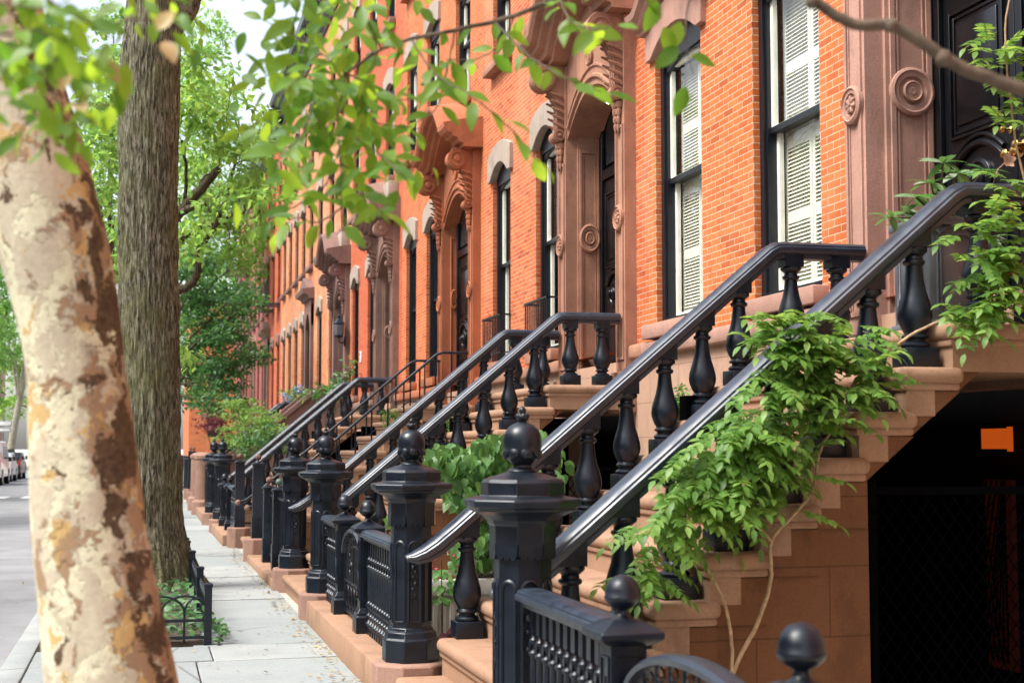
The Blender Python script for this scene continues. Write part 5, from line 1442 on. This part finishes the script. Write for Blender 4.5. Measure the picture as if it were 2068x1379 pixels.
def pinnate(p, d, L, nl=5, ls=.061):
    d = d.normalized(); side = d.cross(Vector((0,-.25,1))).normalized(); up = side.cross(d).normalized()
    if up.z < 0: up = -up; side = -side
    pts = [p+d*L*t-Vector((0,0,1))*L*.16*t*t for t in (0,.25,.5,.75,1)]
    tw.tube(pts, .0016, 4, False)
    for k in range(nl):
        t = .22+.74*k/nl; c = p+d*L*t-Vector((0,0,1))*L*.16*t*t; l = ls*(1-.25*abs(t-.55))*rnd.uniform(.85,1.15)
        for s in (-1, 1):
            dd = (d*.55+side*s+Vector((0,0,-.10))+rv()*.15)
            leaf(f, c, dd, up+rv()*.22, l, l*rnd.uniform(.46,.58), rnd.uniform(.1,.35), .18, LANC)
    leaf(f, pts[-1], d+Vector((0,0,-.5)), up, ls*1.1, ls*.5, .3, .18, LANC)
for px, py, rx, ry, n, dY in ((1640,690,130,60,30,0),(1600,770,150,60,30,0),(1500,850,110,60,18,0),(1430,940,100,60,16,0),(1345,1040,75,60,11,0),(1590,1000,90,40,8,0),(1300,1140,55,50,7,0),(1720,770,60,60,14,0),(1570,660,70,35,10,.05),(2000,520,80,100,26,.0),(1960,620,90,45,16,0),(2040,600,60,60,10,-.05),(2035,110,45,95,11,.1),(2050,240,30,60,7,.1),(2040,380,40,60,4,.1),(1420,860,60,30,5,.05),(1560,740,120,50,16,.0),(1470,800,90,55,14,0),(1400,900,80,50,12,0),(1540,920,120,50,14,0),(1660,840,80,50,12,0),(1480,1010,90,45,9,0),(1700,690,70,50,10,0)):
    for _ in range(int(n*1.55)):
        v = rv()*(rnd.random()**.5)
        qx, qy = px+v.x*rx, py-v.z*ry; low = qx < 1540 and qy < 1220 and px < 1800
        if low: qy = max(qy, 360+.885*(1925-qx)+rnd.uniform(85,190))     # hangs below the handrail
        p = at(qx, qy, 6.42+dY+v.y*.14-.03)-w0
        d = Vector((rnd.uniform(-1,.75), rnd.uniform(-.9,-.05), rnd.uniform(-.45,.0) if low else rnd.uniform(-.35,.35)))
        pinnate(p, d, rnd.uniform(.17,.27), rnd.choice((5,6,6,7)))
f.build('foliage', M['wisteria'], ws, 180, fix=False); tag(tw.build('leaf_stalks', M['wisteria'], ws, 180, fix=False), kind='stuff')

# ------------------------------------------------------------------ fallen leaves
li = MB()
for _ in range(760):
    x = 1.46-abs(rnd.gauss(0,.10)); y = rnd.uniform(7.5,26)
    if rnd.random() < .22: x = rnd.uniform(-.7,1.4)
    l = rnd.uniform(.018,.045); leaf(li, Vector((x,y,.008)), Vector((rnd.uniform(-1,1),rnd.uniform(-1,1),.08)), Vector((rnd.uniform(-.3,.3),rnd.uniform(-.3,.3),1)), l, l*.6, .1, .3, LANC)
for _ in range(140):
    x = rnd.uniform(-1.5,-1.0); y = rnd.uniform(8,24); l = rnd.uniform(.02,.05)
    leaf(li, Vector((x,y,-.115)), Vector((rnd.uniform(-1,1),rnd.uniform(-1,1),.08)), Vector((0,0,1)), l, l*.6, .1, .3, LANC)
o = li.build('fallen_leaves', M['litter'], None, 180, fix=False); tag(o, 'dry yellow leaves scattered along the fence kerb', kind='stuff')
gr = MB()
p0 = at(30,1352,12.3); pc = Vector((-1.13,10.4,-.12))
for _ in range(12):
    v = rv()*.1; leaf(gr, pc+Vector((v.x,v.y,abs(v.z)*.3)), rv(), rv(), .09, .06, .3, .3)
o = gr.build('paper_scrap', M['signwhite'], None, 180, fix=False); tag(o, 'crumpled white paper scrap in the gutter', 'litter')

# ------------------------------------------------------------------ lamps, plates
wl = thing('wall_lantern', 'black lantern fixed to the mauve door surround', 'lantern', (4.72, 35.1, 4.2))
MB().tube([(.06,.1,.0),(-.02,.04,-.05),(-.10,0,-.02),(-.10,0,.08)], .018, 8).rbox(.03,.07,.04,.16,-.12,.12,.01).build('bracket', M['iron'], wl)
c = MB(); c.lathe([(.06,.08),(.10,.10),(.13,.42),(.15,.43),(.06,.54),(.03,.56),(.04,.6),(.01,.64)], 6, (-.10,0,0)); c.build('lantern_head', M['iron'], wl, 20)
for k in range(6):
    pass
MB().lathe([(.115,.14),(.133,.40)], 6, (-.10,0,0)).build('pane', M['zinc'], wl, 20)
dl = thing('door_lamp', 'small glowing lamp under the scrolled stone door hood', 'lamp', (4.93, 14.9, 5.45))
MB().tube([(0,0,0.02),(0,0,.22)], .012, 8).build('stem', M['iron'], dl); MB().ball((0,0,-.03), .035, 12).build('bulb', M['lamp'], dl, 60)
ip = thing('entry_buzzer', 'small white entry plate on the red brick pier', 'buzzer', (FX-.005, 33.2, 3.7))
MB().rbox(-.03,.0,-.07,.07,-.13,.13,.008).build('plate', M['signwhite'], ip)
MB().box(-.035,-.029,-.03,.03,.02,.09).lathe([(.012,-.036),(.012,-.029)],10,(0,0,-.05),'x').build('buttons', M['signblack'], ip)

# ------------------------------------------------------------------ vehicles and sign across the street
def vehicle(name, label, cat, x, y, L, W, prof, glassprof, paint, wheels, group='vehicles parked along the far kerb'):
    t = thing(name, label, cat, (x, y, -.125), 0, group); hw = W/2
    b = MB(); st = 0
    n = len(prof)
    rows = []
    for s, k in ((-1,.86),(-.96,.96),(-.88,1.),(.88,1.),(.96,.96),(1,.86)):
        cy, cz = L/2, .9
        rows.append([(s*hw*(1-.10*max(0,(z-.95)/1.2)), cy+(yy-cy)*(k if abs(s)>.9 else 1)**.15, cz+(z-cz)*k**.3) for yy, z in prof])
    b.sweep(rows); b.build('body', M[paint], t, 35)
    for gp in glassprof:
        for s in (-1, 1):
            g = MB(); z_ = [q[1] for q in gp]
            xo = lambda z: s*(hw*(1-.10*max(0,(z-.95)/1.2))+.006)
            g.add([(xo(z), yy, z) for yy, z in gp], [tuple(range(len(gp)))]); g.build('side_window', M['darkglass'], t)
    for wy in wheels:
        for s in (-1, 1):
            w = MB(); w.lathe([(.24,-.1),(.31,-.11),(.335,-.08),(.335,.08),(.31,.11),(.24,.1)], 24, (s*(hw-.10), wy, .335), 'x'); wo = w.build('wheel', M['rubber'], t, 40)
            MB().lathe([(.22,-.112),(.20,-.118),(.05,-.10),(.04,-.12),(.01,-.121)] if s < 0 else [(.22,.112),(.20,.118),(.05,.10),(.04,.12),(.01,.121)], 20, (s*(hw-.10), wy, .335), 'x').build('rim', M['silver'], wo)
            MB().lathe([(.39,-.02),(.39,.02),(.34,.02),(.34,-.02)], 24, (s*(hw-.012), wy, .335), 'x').build('wheel_arch', M['signblack'], t)
    for s in (-1, 1):
        MB().rbox(s*hw*.93-.05, s*hw*.93+.05, -.015, .08, .75, 1.15, .02).build('tail_light', M['red_lens'], t)
        MB().rbox(s*(hw+.08)-.08, s*(hw+.08)+.08, L*.70, L*.70+.09, 1.05, 1.27, .03).build('wing_mirror', M['signblack'], t)
        MB().rbox(s*hw*.8-.14, s*hw*.8+.14, L-.12, L+.0, .62, .78, .03).build('headlight', M['signwhite'], t)
    MB().rbox(-hw*.95, hw*.95, -.06, .1, .32, .55, .04).rbox(-hw*.95, hw*.95, L-.1, L+.05, .3, .52, .04).build('bumper', M['signblack'], t)
    MB().add([(-hw*.72,-.012,1.1),(hw*.72,-.012,1.1),(hw*.66,.05,1.62),(-hw*.66,.05,1.62)],[(0,1,2,3)]).build('rear_window', M['darkglass'], t)
    MB().box(-.26,.26,-.03,-.005,.62,.74).build('number_plate', M['signwhite'], t)
    return t
vehicle('van', 'white van parked across the street at the left edge', 'van', -7.15, 68.6, 5.2, 1.95, [(0,.35),(0,1.2),(.12,1.85),(.3,2.0),(3.4,2.0),(3.9,1.85),(4.45,1.18),(5.1,1.0),(5.2,.85),(5.2,.35)],
        [[(3.0,1.2),(4.2,1.2),(3.75,1.78),(3.0,1.8)],[(1.7,1.2),(2.85,1.2),(2.85,1.8),(1.7,1.8)]], 'white', (1.0, 4.25))
vehicle('parked_car', 'silver car parked in front of the white van', 'car', -7.2, 75.2, 4.4, 1.8, [(0,.35),(0,.95),(.5,1.0),(1.1,1.45),(2.4,1.45),(3.2,.98),(4.2,.85),(4.4,.6),(4.4,.3)],
        [[(.85,1.02),(3.0,1.0),(2.35,1.38),(1.2,1.38)]], 'silver', (.85, 3.55))
vehicle('parked_car', 'dark car farthest along the line beyond the silver car', 'car', -7.2, 81., 4.4, 1.8, [(0,.35),(0,.95),(.5,1.0),(1.1,1.45),(2.4,1.45),(3.2,.98),(4.2,.85),(4.4,.6),(4.4,.3)],
        [[(.85,1.02),(3.0,1.0),(2.35,1.38),(1.2,1.38)]], 'blackwood', (.85, 3.55))
sg = thing('street_sign', 'white two-plate street sign on a pole above the white van', 'sign', (at(7,860,90).x, 90, 0))
MB().tube([(0,0,-.05),(0,0,3.4)], .04, 10).build('pole', M['zinc'], sg)
for z, w, h in ((3.0,.95,.34),(2.62,.9,.26)):
    p = MB().rbox(-w/2,w/2,-.07,-.045,z-h/2,z+h/2,.01).build('sign_plate', M['signwhite'], sg)
    q = MB(); e = .03
    for a in (-w/2+.02, w/2-.05): q.box(a,a+e,-.075,-.069,z-h/2+.02,z+h/2-.02)
    for a in (z-h/2+.02, z+h/2-.05): q.box(-w/2+.05,w/2-.05,-.0751,-.0691,a,a+e)
    q.build('border', M['signblack'], p)

# ------------------------------------------------------------------ the other side of the street (added to cut the open sky, mirrored in panes)
ob = thing('apartment_building', 'added pale apartment row across the street, seen only as reflections in panes', 'building', (-14., -45, 0))
w = MB(); w.box(-10, 0, 0, 118, 0, 11); w.build('brick_wall', M['lintel'], ob, None)
MB().rbox(-10.2, .5, -.2, 118.2, 11, 11.5, .05).build('cornice', M['stone5'], ob)
for k in range(46):
    for z in (1.6, 5., 8.2):
        MB().box(-.02, .05, 1.5+k*2.5, 2.6+k*2.5, z, z+2.).build('window', M['darkglass'], ob)
hb_ = thing('brick_house', 'orange brick house next door, unseen behind the viewpoint', 'house', (FX, -20, 0))  # unseen block added to darken faces turned towards the viewer
MB().box(0, 10, 0, 21.9, 2.6, 14).build('brick_wall', M['brick1'], hb_, None); MB().box(-.03, 10, 0, 21.9, -.05, 2.6).build('basement_wall', M['base'], hb_, None)
for k in range(8): MB().box(-.04, .02, 1+k*2.6, 2.1+k*2.6, 3, 5.6).build('window', M['darkglass'], hb_)
for i, (x, y, lb) in enumerate(((-9.2, -8, 'street tree across the road behind the viewpoint'), (-9.3, 16, 'street tree across the road, mirrored in the panes'), (-9.1, 34, 'street tree across the road, mirrored in the shuttered window'), (-9.3, 50, 'street tree across the road, mirrored in far panes'))):
    tb = Vector((x, y, 0)); t = thing('plane_tree', lb, 'tree', tb, 0, 'street trees further off')
    k = MB(); limb(k, [(0,0,-.1),(.1,0,2.),(.0,.1,4.),(.2,.1,8)], .24, .1, 10, 5, .01)
    f = MB()
    for j in range(7):
        c = Vector((rnd.uniform(-2,2.2), rnd.uniform(-3,3), rnd.uniform(5.5,9.5))); limb(k, [(0,.05,3.5), c*.6+Vector((0,0,1.2)), c], .08, .02, 6, 4, .03)
        crown(f, c, (1.8,2.2,1.5), 420, .3, .6, 22)
    k.build('trunk', M['bark'], t, 180); f.build('crown', M['crown_mid'], t, 180, fix=False)

# ------------------------------------------------------------------ light
w = bpy.data.worlds.new('World'); scene.world = w; w.use_nodes = True; nt = w.node_tree; nt.nodes.clear()
sk = nt.nodes.new('ShaderNodeTexSky'); sk.sky_type = 'NISHITA'; sk.sun_disc = False
EL, AZ = R(56), R(-100)
sk.sun_elevation = EL; sk.sun_rotation = AZ; sk.air_density = 1.0; sk.dust_density = 3.0; sk.ozone_density = 1.0
hs_ = nt.nodes.new('ShaderNodeHueSaturation'); hs_.inputs['Saturation'].default_value = .5
bg = nt.nodes.new('ShaderNodeBackground'); bg.inputs[1].default_value = .15
wo = nt.nodes.new('ShaderNodeOutputWorld')
nt.links.new(sk.outputs[0], hs_.inputs['Color']); nt.links.new(hs_.outputs[0], bg.inputs[0]); nt.links.new(bg.outputs[0], wo.inputs[0])
sd = bpy.data.lights.new('sun', 'SUN'); sd.energy = 2.3; sd.angle = R(24); sd.color = (1,.975,.93)
so = bpy.data.objects.new('sun', sd); C.objects.link(so)
dv = Vector((math.sin(AZ)*math.cos(EL), math.cos(AZ)*math.cos(EL), math.sin(EL)))
so.rotation_euler = dv.to_track_quat('Z', 'Y').to_euler(); so.location = dv*30
vs_ = scene.view_settings; vs_.view_transform = 'Standard'; vs_.look = 'None'; vs_.gamma = 1; vs_.exposure = 1.33
scene.cycles.use_denoising = True; scene.cycles.denoising_prefilter = 'ACCURATE'
scene.cycles.max_bounces = 8; scene.cycles.transparent_max_bounces = 16
